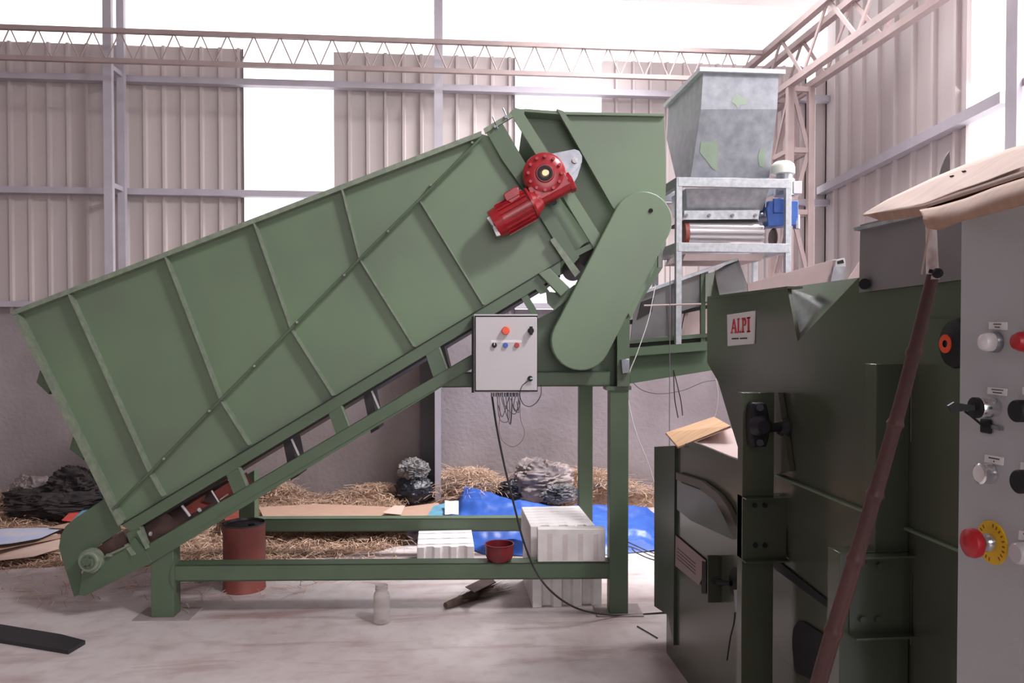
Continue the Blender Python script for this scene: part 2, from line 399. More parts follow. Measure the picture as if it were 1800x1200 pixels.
# lattice column left
def zr(px, py, y): return WY(px, py, y).z
YF, YB = 6.95, 7.22
c = thing('steel_column', 'built-up lilac steel column of two chords beside the left window strip', 'column', (xat(192, YF), YF, 0))
zc = roofz(YF)
obj('chord', MB().box((xat(185, YF), YF, 0), (xat(200, YF), YF + 0.05, zc)), PURL, c)
obj('chord', MB().box((xat(209, YB), YB, 0), (xat(222, YB), YB + 0.05, zc)), PURL, c)
xa, xb = (xat(185, YF) + xat(200, YF)) / 2, (xat(209, YB) + xat(222, YB)) / 2
for py in (112, 322, 520, 720):
    z = zr(192, py, YF)
    obj('tie', MB().bar((xa, YF + 0.03, z), (xb, YB + 0.02, z - 0.0), 0.03, 0.04, (0, 0, 1)), PURL, c)
# middle column
YM = 7.0
c = thing('steel_column', 'single lilac steel column behind the black-grey sack and the conveyor middle', 'column', (xat(775, YM), YM, 0))
obj('post', MB().box((xat(764, YM), YM, 0), (xat(775, YM), YM + 0.12, zc)), PURL, c)
obj('flange', MB().box((xat(764, YM), YM - 0.006, ZM), (xat(779, YM), YM, zc)), PURL, c)
tag(obj('shaded_pier', MB().box((xat(738, YM + 0.1), YM + 0.12, 0), (xat(766, YM + 0.1), YW, ZM)), PLASD), 'dark pier with its shade put into the colour, beside the lilac post', 'pier')  # dark strip beside the post: shade painted into the block
# zigzag purlin truss near the eave
YP = 6.7
zl = zr(900, 127, YP); zh = zl + 0.24
t = thing('lattice_purlin', 'thin pink lattice purlin with zigzag rods under the rear eave', 'roof truss', (0, YP, zl))
obj('bottom_chord', MB().box((XL + 0.1, YP, zl - 0.018), (XC - 0.9, YP + 0.04, zl + 0.018)), PINK, t)
obj('top_chord', MB().box((XL + 0.1, YP, zh - 0.018), (XC - 0.9, YP + 0.04, zh + 0.018)), PINK, t)
b = MB(); x = XL + 0.2; k = 0
pth = []
while x < XC - 1.0:
    pth.append(V((x, YP + 0.02, zl if k % 2 == 0 else zh))); x += 0.105; k += 1
for i in range(len(pth) - 1): b.cyl(pth[i], pth[i+1], 0.006, n=6)
obj('zigzag_rod', b, PINK, t)
# corner lattice tower and eave truss
YK = 6.2
zt = zr(1408, 152, YK)
x0, x1 = xat(1382, YK), xat(1431, YK)
c = thing('lattice_column', 'pink lattice steel tower standing in the rear right corner', 'column', ((x0 + x1)/2, YK, 0))
dY = 0.32
for X in (x0 + 0.03, x1 - 0.03):
    for Yk in (YK, YK + dY):
        obj('leg', MB().box((X - 0.026, Yk, 0), (X + 0.026, Yk + 0.05, zt)), PINK, c)
b = MB(); levels = [zr(1408, y, YK) for y in (155, 263, 372, 480, 590, 700, 830, 980)]
for k, z in enumerate(levels):
    if k == 0 or True:
        for Yk in (YK, YK + dY): b.box((x0 + 0.05, Yk + 0.01, z - 0.02), (x1 - 0.05, Yk + 0.04, z + 0.02))
        for X in (x0 + 0.03, x1 - 0.03): b.box((X - 0.015, YK + 0.045, z - 0.019), (X + 0.015, YK + dY + 0.005, z + 0.019))
    if k < len(levels) - 1:
        z2 = levels[k+1]; a_, b2 = (x0 + 0.05, x1 - 0.05) if k % 2 == 0 else (x1 - 0.05, x0 + 0.05)
        b.bar((a_, YK + 0.02, z), (b2, YK + 0.02, z2), 0.035, 0.012, (0, 1, 0))
        b.bar((b2, YK + dY, z), (a_, YK + dY, z2), 0.03, 0.012, (0, 1, 0))
        b.bar((x0 + 0.03, YK + 0.03, z), (x0 + 0.03, YK + dY, z2), 0.03, 0.012, (1, 0, 0))
obj('lacing', b, PINK, c)
t = thing('eave_truss', 'pink steel eave truss running forward from the corner tower top', 'roof truss', (x1, YK, zt))
b = MB()
obj('bottom_chord', MB().box((x0, 2.0, zt), (x0 + 0.06, YW - 0.1, zt + 0.05)).box((x1 - 0.05, 2.0, zt), (x1 + 0.01, YW - 0.1, zt + 0.05)), PINK, t)
obj('top_chord', MB().box((x0, 2.0, zt + 0.42), (x0 + 0.06, YW - 0.1, zt + 0.47)).box((x1 - 0.05, 2.0, zt + 0.42), (x1 + 0.01, YW - 0.1, zt + 0.47)), PINK, t)
yy = YW - 0.2; k = 0
while yy > 2.3:
    b.bar((x0 + 0.03, yy, zt + (0.03 if k % 2 else 0.44)), (x0 + 0.03, yy - 0.4, zt + (0.44 if k % 2 else 0.03)), 0.03, 0.012, (1, 0, 0))
    b.bar((x1 - 0.02, yy, zt + (0.03 if k % 2 else 0.44)), (x1 - 0.02, yy - 0.4, zt + (0.44 if k % 2 else 0.03)), 0.03, 0.012, (1, 0, 0))
    yy -= 0.4; k += 1
obj('web_bar', b, PINK, t)

# ================================================================== INCLINED CONVEYOR
FAR = 1.2
def L1(x): return 690 - 0.6 * (x - 600)
def L2(x): return 713 - 0.6 * (x - 600)
def L3(x): return 757 - 0.585 * (x - 600)
def L4(x): return 782 - 0.585 * (x - 600)
def mp(pts, d): return [m(x, y, d) for x, y in pts]
def slab(pts, d, th): return MB().prism(mp(pts, d), MYD * th)
conv = thing('inclined_conveyor', 'large green inclined hopper conveyor on a steel leg frame', 'conveyor', (MO.x, MO.y, 0), rotz=MA)
panel = [(22, 550), (845, 235), (862, 240), (1012, 444), (209, 924.6)]
obj('side_panel', slab(panel, 0.03, 0.006), G_PAINT, conv)
obj('side_panel', MB().prism([p + MYD * (FAR - 0.04) for p in mp(panel, 0.0)], MYD * 0.006), G_PAINT, conv)
obj('end_panel', MB().prism([m(22, 550, 0.036), m(209, 920, 0.036), m(214, 920, 0.036), m(27, 550, 0.036)], MYD * (FAR - 0.08)), G_PAINT, conv)
for pa, pb in (((62, 655), (80, 690)), ((120, 772), (140, 805))):
    p = [m(pa[0] + 6, pa[1] - 6, 0.1), m(pa[0] + 3, pa[1] + 18, 0.1), m(pb[0] + 6, pb[1], 0.1)]
    q = m(pa[0] + 20, pa[1] + 5, 0.1)
    obj('end_stiffener', MB().prism([m(pa[0] + 8, pa[1] - 4, 0.06), m(pa[0] + 2, pa[1] + 17, 0.06), m(pb[0] + 6, pb[1] + 3, 0.06), m(pb[0] + 8, pb[1] - 6, 0.06)], MYD * 1.0), G_FRAME, conv)
# rims
obj('top_rim', MB().prism(mp([(20, 546), (846, 230), (847, 239), (22, 554)], -0.025), MYD * 0.06), G_EDGE, conv)
obj('end_rim', MB().prism(mp([(20, 548), (29, 548), (215, 916), (206, 922)], -0.02), MYD * 0.05), G_EDGE, conv)
obj('end_clip', MB().prism(mp([(196, 896), (203, 893), (215, 919), (208, 925)], -0.035), MYD * 0.02), G_EDGE, conv)
for pts in ([(120, 517), (262, 832), (285, 872)], [(289, 449), (387, 703), (437, 782)], [(445, 389), (511, 578), (585, 695)], [(600, 329), (632, 455), (728, 609)], [(738, 352), (850, 535)]):
    b = MB(); w = 1.5
    for i in range(len(pts) - 1):
        (xa_, ya_), (xb_, yb_) = pts[i], pts[i+1]
        b.prism(mp([(xa_ - w, ya_), (xa_ + w, ya_), (xb_ + w, yb_), (xb_ - w, yb_)], -0.022), MYD * 0.053)
    obj('rib', b, G_EDGE, conv)
obj('brace_rod', MB().tube([m(x, y, -0.045) for x, y in ((198, 895), (262, 832), (387, 703), (511, 578), (632, 455), (738, 350), (848, 240))], 0.0075), G_FRAME, conv)
b = MB()
for x, y in ((288, 806), (368, 722), (447, 643), (522, 566), (605, 483), (682, 406), (757, 325), (830, 250)):
    b.cyl(m(x, y, -0.062), m(x, y, 0.03), 0.007, n=8)
obj('brace_bolt', b, G_EDGE, conv)
# seam under the panel, channels
obj('upper_channel', slab([(213, L1(213)), (985, L1(985)), (985, L2(985)), (237, L2(237)), (228, 932)], -0.012, 0.05), G_FRAME, conv)
obj('seam_strip', slab([(213, L1(213) - 1.5), (1000, L1(1000) - 1.5), (1000, L1(1000) + 1.0), (213, L1(213) + 1.0)], -0.016, 0.02), BLACKISH, conv)
obj('lower_channel', slab([(246, 975), (262, L3(262)), (840, L3(840)), (840, L4(840)), (303, 967), (268, 988)], -0.012, 0.006), G_FRAME, conv)
obj('lower_channel_flange', MB().prism([m(262, L3(262), -0.012), m(840, L3(840), -0.012), m(840, L3(840) + 1.6, -0.012), m(262, L3(262) + 1.6, -0.012)], MYD * 0.05)
    .prism([m(300, L4(300) - 1.6, -0.012), m(840, L4(840) - 1.6, -0.012), m(840, L4(840), -0.012), m(300, L4(300), -0.012)], MYD * 0.05), G_FRAME, conv)
for x0_, x1_ in ((222, 246), (397, 420), (577, 600), (748, 772)):
    dx = 14 if x0_ > 300 else 12
    obj('post_plate', slab([(x0_, L2(x0_) - 2), (x1_, L2(x1_) - 2), (x1_ + dx, L3(x1_ + dx) + 2), (x0_ + dx, L3(x0_ + dx) + 2)], -0.008, 0.02), G_FRAME, conv)
    obj('post_edge', slab([(x1_ - 1.5, L2(x1_)), (x1_ + 1.5, L2(x1_)), (x1_ + dx + 1.5, L3(x1_ + dx)), (x1_ + dx - 1.5, L3(x1_ + dx))], -0.011, 0.03), G_EDGE, conv)
# belt pan and cross members
b = MB()
b.prism(mp([(238, L2(238) - 14), (985, L2(985) - 14), (985, L2(985) + 5), (238, L2(238) + 5)], 0.045), MYD * (FAR - 0.12))
obj('belt_pan', b, BLACKISH, conv)
for x in (497, 638):
    obj('cross_member', slab([(x, L2(x)), (x + 14, L2(x + 14)), (x + 28, L4(x + 28) + 10), (x + 14, L4(x + 14) + 10)], 0.055, 0.2), BLACKISH, conv)
    obj('cross_member_edge', slab([(x + 14, L2(x + 14) + 6), (x + 17, L2(x + 17) + 6), (x + 30, L3(x + 30)), (x + 27, L3(x + 27))], 0.05, 0.004), WHITEP, conv)
obj('cross_member', slab([(768, L2(768)), (780, L2(780)), (790, L3(790)), (778, L3(778))], 0.06, 0.2), BLACKISH, conv)
# tail drum and red idler brackets seen inside
obj('tail_drum', MB().cyl(m(282, 927, 0.06), m(282, 927, 0.06) + MYD * 1.0, 0.085, n=32), BROWN, conv)
obj('tail_drum', MB().cyl(m(200, 968, 0.03), m(200, 968, 0.03) + MYD * 1.05, 0.075, n=32), BROWN, conv)
obj('idler_bracket', slab([(322, 893), (356, 872), (352, 884), (366, 888), (336, 903)], 0.09, 0.05), REDM, conv)
obj('idler_bracket', slab([(376, 864), (404, 846), (416, 868), (388, 884)], 0.09, 0.3), REDM, conv)
for p_, q_, r_ in (((320, 888, 0.06), (334, 907, 0.06), 0.008), ((387, 878, 0.05), (401, 868, 0.05), 0.004), ((372, 862, 0.05), (388, 888, 0.05), 0.005), ((349, 897, 0.05), (352, 895, 0.05), 0.012), ((263, 938, 0.04), (266, 938, 0.04), 0.012)):
    obj('idler_pin', MB().cyl(m(*p_), m(*q_), r_, n=8), WHITEP, conv)
# tail end plates
obj('tail_guard', slab([(103, 962), (107, 940), (115, 925), (130, 912), (187, 874), (213, 932), (160, 968), (141, 1006), (147, 1042), (130, 1049)], 0.02, 0.012), G_FRAME, conv, bevel=0.002)
obj('tail_guard', MB().prism([p + MYD * 1.0 for p in mp([(103, 962), (107, 940), (115, 925), (130, 912), (187, 874), (213, 932), (160, 968), (141, 1006), (147, 1042), (130, 1049)], 0.02)], MYD * 0.012), G_FRAME, conv)
obj('tail_gap_shade', slab([(163, 966), (216, 935), (228, 962), (182, 980)], 0.008, 0.006), BROWN, conv)  # opening drawn as a brown plate; its darkness is in the colour
obj('take_up_plate', slab([(143, 1010), (148, 1003), (156, 996), (182, 978), (224, 962), (236, 944), (252, 962), (268, 988), (150, 1047), (138, 1046)], -0.02, 0.01), G_FRAME, conv, bevel=0.002)
cb = m(163, 983, -0.02)
br = obj('take_up_bearing', MB().lathe([(0, -0.05), (0.05, -0.05), (0.054, -0.045), (0.054, -0.03), (0.064, -0.03), (0.066, 0.0), (0, 0)], cb, MYD, 28), G_EDGE, conv)
obj('shaft_end', MB().lathe([(0, -0.062), (0.016, -0.062), (0.018, -0.05), (0.03, -0.05), (0.03, -0.052), (0.04, -0.052), (0.04, -0.045)], cb, MYD, 20), G_FRAME, br)
obj('take_up_lug', MB().cyl(m(158, 1002, -0.045), m(166, 1004, -0.02), 0.014, n=10).box((0,0,0),(0.03,0.02,0.012), o=m(186, 978, -0.04)).cyl(m(180, 980, -0.03), m(228, 958, -0.03), 0.006, n=8), G_EDGE, conv)
for pts in ([(218, 958), (224, 955), (238, 974), (231, 977)], [(240, 934), (246, 931), (262, 962), (256, 965)]):
    obj('end_clip', slab(pts, -0.03, 0.012), G_EDGE, conv)
# legs and frame rails
def leg(pxa, pxb, pytop, d, wdep, name='leg', ptop=None):
    a = m(pxa, 800, d); c_ = m(pxb, 800, d)
    zt_a = m(pxa, ptop[0] if ptop else pytop, d).z; zt_b = m(pxb, ptop[1] if ptop else pytop, d).z
    return obj(name, MB().prism([V((a.x, a.y, 0.006)), V((c_.x, c_.y, 0.006)), V((c_.x, c_.y, zt_b)), V((a.x, a.y, zt_a))], MYD * wdep), G_FRAME, conv, bevel=0.003)
leg(263, 303, 0, 0.0, 0.10, ptop=(988, 966))
leg(1072, 1105, 684, 0.0, 0.10)
leg(1018, 1042, 676, FAR, 0.10)
leg(419, 447, 900, FAR, 0.10, ptop=(842, 826))
for (a, c_, d, z) in (((232, 1092), (332, 1092), -0.02, 0.0), ((1050, 1085), (1132, 1085), -0.02, 0.0)):
    p = m(a[0], a[1], -0.035); q = m(c_[0], c_[1], -0.035); p.z = q.z = 0.0
    obj('base_plate', MB().prism([p, q, q + MYD * 0.2, p + MYD * 0.2], (0, 0, 0.007)), DUST, conv)
def rail(pa, pb, hpx, d, dep, flip=1, name='rail'):
    a = m(pa[0], pa[1], d); b_ = m(pb[0], pb[1], d); a2 = m(pa[0], pa[1] + hpx, d); b2 = m(pb[0], pb[1] + hpx, d)
    o_ = MB().prism([a, b_, b2, a2], MYD * 0.006)
    o_.prism([a, b_, b_ - V((0, 0, 0.007)), a - V((0, 0, 0.007))], MYD * dep)
    o_.prism([a2, b2, b2 + V((0, 0, 0.007)), a2 + V((0, 0, 0.007))], MYD * dep)
    return obj(name, o_, G_FRAME, conv)
rail((303, 993), (1072, 988), 29, 0.005, 0.10)
rail((430, 912), (1018, 910), 23, FAR + 0.01, 0.09)
rail((777, 655), (1072, 652), 26, 0.02, 0.08, name='top_beam')
obj('leg_cap', MB().prism(mp([(1066, 679), (1110, 678), (1110, 685), (1066, 686)], -0.01), MYD * 0.14), G_FRAME, conv)
obj('leg_cleat', slab([(298, 1010), (306, 985), (306, 1035), (302, 1030)], -0.01, 0.05), G_FRAME, conv)
obj('gusset', slab([(777, 680), (764, 686), (775, 672)], 0.02, 0.12), BLACKISH, conv)
# head section
def headside(d, s):
    T = lambda pts, dd, th: MB().prism([p + MYD * d for p in mp(pts, 0.0)] if False else mp2(pts, d + dd * s), MYD * th)
    return T
def mp2(pts, d):   # shape of the near side carried to plane d without perspective change
    return [p + MYD * d for p in mp(pts, 0.0)]
for d, s in ((0.0, 1), (FAR - 0.03, -1)):
    near = d == 0.0
    obj('head_post', MB().prism(mp2([(851, 227), (880, 213), (1018, 452), (1003, 470), (994, 455), (920, 335), (882, 281)], d - 0.02 * s), MYD * 0.02), G_FRAME if near else G_PAINT, conv)
    obj('head_post', MB().prism(mp2([(896, 200), (905, 192), (916, 195), (1058, 420), (1046, 442), (990, 350), (942, 274)], d - 0.03 * s), MYD * 0.02), G_PAINT, conv)
    obj('head_panel', MB().prism(mp([(905, 191), (982, 195), (1085, 368), (1049, 436), (1000, 350)], 0.11) if near else mp2([(905, 191), (982, 195), (1085, 368), (1049, 436), (1000, 350)], d - 0.03), MYD * 0.006), G_PAINT, conv)
    obj('head_panel', MB().prism(mp([(930, 345), (968, 325), (1050, 440), (1004, 462)], 0.09) if near else mp2([(930, 345), (968, 325), (1050, 440), (1004, 462)], d - 0.02), MYD * 0.006), G_PAINT, conv)
    obj('chute_panel', MB().prism(mp2([(985, 199), (1168, 202), (1171, 280), (1171, 430), (1110, 560), (1055, 440), (1080, 366)], d + 0.01 * s), MYD * 0.006), G_PAINT, conv)
    obj('chute_angle', MB().prism(mp2([(978, 194), (990, 198), (1093, 352), (1083, 372), (1076, 366)], d - 0.03 * s), MYD * 0.035), G_PAINT, conv)
obj('chute_cover', MB().prism(mp([(922, 191), (986, 196), (1168, 200), (1168, 204), (986, 201), (922, 196)], -0.02), MYD * FAR), G_PAINT, conv)
obj('top_tie', MB().prism(mp([(850, 226), (898, 197), (902, 205), (853, 234)], -0.03), MYD * 0.02), G_EDGE, conv)
obj('tie_bolt', MB().cyl(m(870, 222, -0.05), m(870, 222, 0.0), 0.008, n=8).cyl(m(889, 205, -0.05), m(889, 205, 0.0), 0.008, n=8).cyl(m(866, 205, -0.03), m(875, 226, -0.03), 0.004, n=6).cyl(m(884, 190, -0.03), m(893, 210, -0.03), 0.004, n=6), STEELD, conv)
obj('slotted_bar', slab([(967, 422), (974, 417), (1020, 478), (1011, 487)], -0.03, 0.015), G_EDGE, conv)
obj('slotted_bar', slab([(999, 447), (1062, 415), (1058, 428), (1004, 456)], -0.022, 0.015), G_FRAME, conv)
obj('tensioner_block', slab([(946, 480), (966, 471), (1002, 506), (986, 521)], -0.05, 0.05), G_PAINT, conv, bevel=0.004)
obj('tensioner_strut', slab([(928, 494), (945, 486), (966, 512), (950, 517)], -0.01, 0.02), G_FRAME, conv)
obj('tensioner_strut', slab([(914, 520), (926, 515), (948, 552), (934, 553)], -0.005, 0.02), G_FRAME, conv)
obj('tensioner_strut', slab([(960, 512), (990, 515), (1010, 500), (1018, 508), (975, 545), (962, 532)], 0.0, 0.02), G_FRAME, conv)
obj('head_drum', MB().cyl(m(1040, 448, 0.06), m(1040, 448, 0.06) + MYD * 1.05, 0.075, n=32), BLACKISH, conv)
obj('drive_plate', slab([(945, 560), (975, 545), (1008, 512), (1055, 440), (1110, 380), (1165, 400), (1165, 470), (1107, 560), (1107, 679), (945, 679)], 0.10, 0.012), G_FRAME, conv)
obj('drive_angle', slab([(1085, 560), (1107, 560), (1107, 679), (1085, 679)], -0.03, 0.03), G_FRAME, conv)
obj('frame_box_side', MB().prism([m(1107, 560, 0.0), m(1107, 679, 0.0), m(1103, 679, 0.0), m(1103, 560, 0.0)], MYD * FAR), G_FRAME, conv)
# chain guard (stadium)
def stadium(c0, c1, r, n=14):
    c0 = V(c0); c1 = V(c1); d = (c1 - c0).normalized(); a0 = math.atan2(d.y, d.x); out = []
    for i in range(n + 1):
        a = a0 - math.pi/2 + math.pi * i / n; out.append((c1.x + r*math.cos(a), c1.y + r*math.sin(a)))
    for i in range(n + 1):
        a = a0 + math.pi/2 + math.pi * i / n; out.append((c0.x + r*math.cos(a), c0.y + r*math.sin(a)))
    return out
obj('chain_guard', slab(stadium((1021, 599), (1130, 388), 52), -0.13, 0.12), G_PAINT, conv, bevel=0.006, seg=3)
obj('guard_screw', MB().cyl(m(1144, 370, -0.14), m(1144, 370, -0.12), 0.012, n=10), BLACK, conv)
obj('limit_switch', slab([(1092, 632), (1106, 630), (1106, 655), (1094, 657)], -0.07, 0.05), STEELD, conv, bevel=0.003)

# ------------------------------------------------------------------ red gear motor
gm = thing('gear_motor', 'glossy red gear motor bolted to the head of the green conveyor', 'motor', m(958, 304, -0.1) , rotz=MA)
C0 = m(958, 304, -0.17)
hous = MB().lathe([(0, 0.0), (0.045, 0.0), (0.05, 0.008), (0.10, 0.010), (0.112, 0.02), (0.116, 0.04), (0.116, 0.10), (0.10, 0.13), (0, 0.13)], C0, MYD, 40)
ho = obj('gear_housing', hous, REDP, gm)
b = MB()
for i in range(12):
    a = 2*math.pi*i/12; o_ = C0 + (MXD*math.cos(a) + V((0,0,1))*math.sin(a)) * 0.088
    b.cyl(o_ + MYD * 0.012, o_ - MYD * 0.004, 0.009, n=6)
obj('housing_bolt', b, REDP, ho)
obj('seal_ring', MB().lathe([(0.024, -0.004), (0.030, -0.006), (0.040, -0.004), (0.042, 0.004)], C0, MYD, 28), BLACK, ho)
obj('shaft_end', MB().lathe([(0, -0.008), (0.016, -0.008), (0.022, -0.003), (0.023, 0.004)], C0, MYD, 20), mat('brass_shaft', (0.55, 0.42, 0.24), 0.3, 1.0), ho)
ax = (m(1003, 318, -0.12) - m(925, 360, -0.12)).normalized(); nn = MYD.cross(ax).normalized()
obj('worm_housing', MB().cyl(m(922, 361, -0.11), m(1004, 320, -0.11), 0.048, n=28).cyl(m(998, 323, -0.11), m(1006, 319, -0.11), 0.056, n=6).cyl(m(940, 352, -0.11), m(945, 349, -0.11), 0.062, n=28).prism([m(928, 330, -0.16), m(990, 300, -0.16), m(1003, 322, -0.16), m(940, 356, -0.16)], MYD * 0.1), REDP, gm, bevel=0.002)
mb_ = MB().cyl(m(880, 388, -0.11), m(935, 357, -0.11), 0.078, n=32).cyl(m(935, 357, -0.11), m(950, 349, -0.11), 0.078, 0.05, n=32).cyl(m(932, 358, -0.11), m(936, 356, -0.11), 0.088, n=32)
mo = obj('motor_body', mb_, REDP, gm)
b = MB(); A0 = m(882, 387, -0.11); A1 = m(930, 360, -0.11); ad = (A1 - A0).normalized()
for i in range(20):
    a = 2*math.pi*i/20 + 0.1; r_ = nn*math.cos(a) + MYD*math.sin(a)
    b.bar(A0 + r_*0.083, A1 + r_*0.083, 0.016, 0.004, r_.cross(ad))
obj('cooling_fin', b, REDP, mo)
obj('fan_cover', MB().cyl(m(868, 395, -0.11), m(884, 386, -0.11), 0.076, 0.082, n=32), REDP, gm)
ec = m(867, 396, -0.11)
obj('fan_grille', MB().cyl(ec - ad * 0.006, ec + ad * 0.001, 0.055, n=28), WHITEP, gm)
obj('name_plate', MB().prism(mp([(856, 383), (861, 380), (869, 392), (864, 395)], -0.165), MYD*0.03).prism(mp([(866, 399), (871, 396), (880, 413), (873, 415)], -0.165), MYD * 0.03), WHITEP, gm)
obj('terminal_box', MB().prism(mp([(885, 341), (903, 329), (911, 328), (915, 346), (899, 357), (889, 352)], -0.17), MYD * 0.10).prism(mp([(893, 352), (910, 343), (918, 358), (900, 368)], -0.155), MYD * 0.08), REDP, gm, bevel=0.004)
ta = obj('torque_arm', MB().prism(mp([(970, 270), (985, 267), (1010, 262), (1018, 265), (1023, 274), (1023, 285), (1018, 292), (1000, 314), (985, 300)], -0.075), MYD * 0.012).prism(mp([(1000, 312), (1018, 292), (1022, 288), (1015, 310), (1008, 322)], -0.06), MYD * 0.008), STEELD, gm)
obj('arm_bolt', MB().cyl(m(1011, 281, -0.1), m(1011, 281, -0.01), 0.016, n=20).cyl(m(1011, 281, -0.115), m(1011, 281, -0.1), 0.009, n=6), STEEL, ta)
obj('drain_plug', MB().cyl(m(973, 355, -0.12), m(973, 355, -0.05), 0.018, n=14), BLACK, gm)

# ------------------------------------------------------------------ control box on the conveyor
bx = thing('control_box', 'white wall-type control box with red stop button hung on the green conveyor', 'control box', m(889, 690, -0.1), rotz=MA)
obj('housing', slab([(833, 552), (945, 552), (945, 690), (833, 690)], -0.19, 0.17), WHITEP, bx, bevel=0.002)
dr = obj('door', slab([(836, 557), (944, 557), (944, 686), (836, 686)], -0.21, 0.017), WHITEP, bx, bevel=0.003)
obj('door_gasket', slab([(834, 554.5), (945, 554.5), (945, 688), (834, 688)], -0.193, 0.002), BLACK, bx)
def knob(px, py, d, r, h, mt, nm, par):
    p = m(px, py, d); return obj(nm, MB().lathe([(0, -h), (r*0.85, -h), (r, -h*0.75), (r, 0), (0, 0)], p, MYD, 24), mt, par)
st = knob(889, 581, -0.21, 0.021, 0.035, ORNG, 'stop_button', bx)
kb = knob(933, 581, -0.21, 0.016, 0.03, BLACK, 'main_switch', bx)
obj('switch_handle', MB().box((-0.007, -0.022, -0.022), (0.007, 0, 0.022), o=m(933, 581, -0.235)), BLACK, kb)
kb = knob(869, 606.5, -0.21, 0.0135, 0.016, BLACK, 'selector_switch', bx)
obj('pointer', MB().box((-0.002, -0.004, 0), (0.002, 0, 0.012), o=m(869, 606.5, -0.226)), WHT, kb)
knob(888.5, 606.5, -0.21, 0.0135, 0.016, BLUK, 'push_button', bx)['label'] = 'blue push button'
knob(908.5, 606.5, -0.21, 0.0135, 0.016, REDK, 'push_button', bx)['label'] = 'red push button'
obj('label_strip', slab([(863, 597.5), (917, 597.5), (917, 602), (863, 602)], -0.2115, 0.002), WHT, bx)
lk = knob(932, 665, -0.21, 0.014, 0.022, BLACK, 'door_lock', bx)
obj('key', MB().bar(m(932, 665, -0.235), m(941, 665, -0.235), 0.008, 0.003, MYD), STEELD, lk)
obj('side_shade_strip', slab([(829, 556), (833, 556), (833, 690), (829, 690)], -0.18, 0.16), BLACK, bx)  # box's shaded left side drawn as a black strip
b = MB()
for x in (866, 874, 881, 889, 895, 900, 906, 911): b.cyl(m(x, 690, -0.1), m(x, 697, -0.1), 0.010, n=10)
obj('cable_gland', b, STEELD, bx)
# hanging wires under the box
hw = thing('hanging_wires', 'tangle of thin loose wires hanging below the white control box', 'wires', m(889, 760, -0.1), rotz=MA)
loops = [((874, 697), (878, 735), (890, 742), (896, 730), (895, 697)), ((881, 697), (886, 715), (897, 745), (900, 720), (900, 697)), ((889, 697), (892, 720), (893, 735), (896, 745)), ((895, 697), (888, 720), (882, 732), (876, 712)), ((906, 697), (903, 715), (912, 725), (908, 705)), ((911, 697), (913, 715), (905, 722), (898, 700)), ((884, 697), (889, 716), (906, 727), (912, 700)), ((900, 697), (899, 725), (897, 745), (899, 742))]
for i, l in enumerate(loops):
    obj('wire', MB().tube(spline([m(x, y, -0.1 + 0.012 * (i % 4)) for x, y in l]), 0.0022, 6), CABLEG, hw)
obj('wire', MB().tube(spline([m(x, y, -0.12) for x, y in ((877, 697), (879, 725), (877, 755), (884, 775), (902, 785), (917, 775), (922, 758), (915, 735), (914, 697))]), 0.0016, 6), CABLEP, hw)
o = obj('key_cord', MB().tube(spline([m(x, y, -0.24) for x, y in ((931, 668), (918, 678), (914, 695), (920, 710), (932, 714), (944, 706), (951, 692), (951, 676))]), 0.0022, 6), CABLE)
tag(o, 'dark looped cord hanging from the lock of the white control box', 'cord')
pth = [m(x, y, d) for x, y, d in ((865, 697, -0.1), (873, 750, -0.1), (886, 815, -0.12), (897, 860, -0.14), (908, 905, -0.15), (920, 950, -0.16), (940, 1000, -0.17), (965, 1035, -0.2), (1000, 1062, -0.18), (1040, 1076, -0.12))]
q = WZ(1095, 1081, 0.006); q2 = WZ(1172, 1076, 0.006); pth[-1].z = max(pth[-1].z, 0.008)
tag(obj('power_cable', MB().tube(spline(pth + [q, q2]), 0.0055, 8), CABLE), 'thick black cable drooping from the control box to the floor', 'cable')

# ================================================================== CROSS CONVEYOR, GALVANIZED HOPPER
YH = 4.62     # near face of the galvanized stand
YCc = YH + 0.10
cc = thing('cross_conveyor', 'green and grey troughed conveyor rising right under the galvanized hopper', 'conveyor', WY(1180, 640, YCc))
def wy(pts, y, th): return MB().prism([WY(a, b_, y) for a, b_ in pts], (0, th, 0))
obj('side_plate', wy([(1106, 622), (1250, 615), (1268, 648), (1108, 674)], YCc - 0.02, 0.03), G_FRAME, cc)
obj('side_rail', wy([(1106, 612), (1250, 600), (1250, 615), (1106, 626)], YH, 0.14), G_FRAME, cc)
obj('side_rail', wy([(1106, 598), (1250, 585), (1250, 592), (1106, 604)], YCc - 0.03, 0.03), G_FRAME, cc)
obj('skirt', wy([(1118, 517), (1170, 498), (1175, 590), (1108, 600)], YCc, 0.01), SHEETM, cc)
obj('skirt', wy([(1170, 498), (1245, 474), (1245, 532), (1172, 555)], YCc, 0.01), SHEETM, cc)
obj('skirt', wy([(1172, 554), (1186, 550), (1186, 592), (1175, 592)], YCc, 0.01), SHEETM, cc)
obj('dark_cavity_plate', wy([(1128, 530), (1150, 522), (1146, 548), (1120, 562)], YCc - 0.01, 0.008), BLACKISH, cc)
obj('upright', wy([(1232, 480), (1240, 478), (1240, 600), (1232, 602)], YCc - 0.02, 0.02), G_FRAME, cc)
obj('top_edge', wy([(1130, 511), (1297, 453), (1297, 458), (1130, 517)], YCc - 0.04, 0.06), GALV, cc)
obj('belt', wy([(1108, 562), (1250, 535), (1250, 541), (1108, 570)], YCc + 0.03, 0.42), BLACKISH, cc)
obj('brace', wy([(1206, 542), (1211, 542), (1202, 590), (1196, 590)], YCc + 0.05, 0.02), PINK, cc)
obj('far_skirt', wy([(1130, 520), (1250, 486), (1250, 600), (1130, 612)], YCc + 0.46, 0.01), PINKB, cc)
obj('far_rail', wy([(1112, 611), (1250, 599), (1250, 606), (1112, 618)], YCc + 0.38, 0.12), G_FRAME, cc)
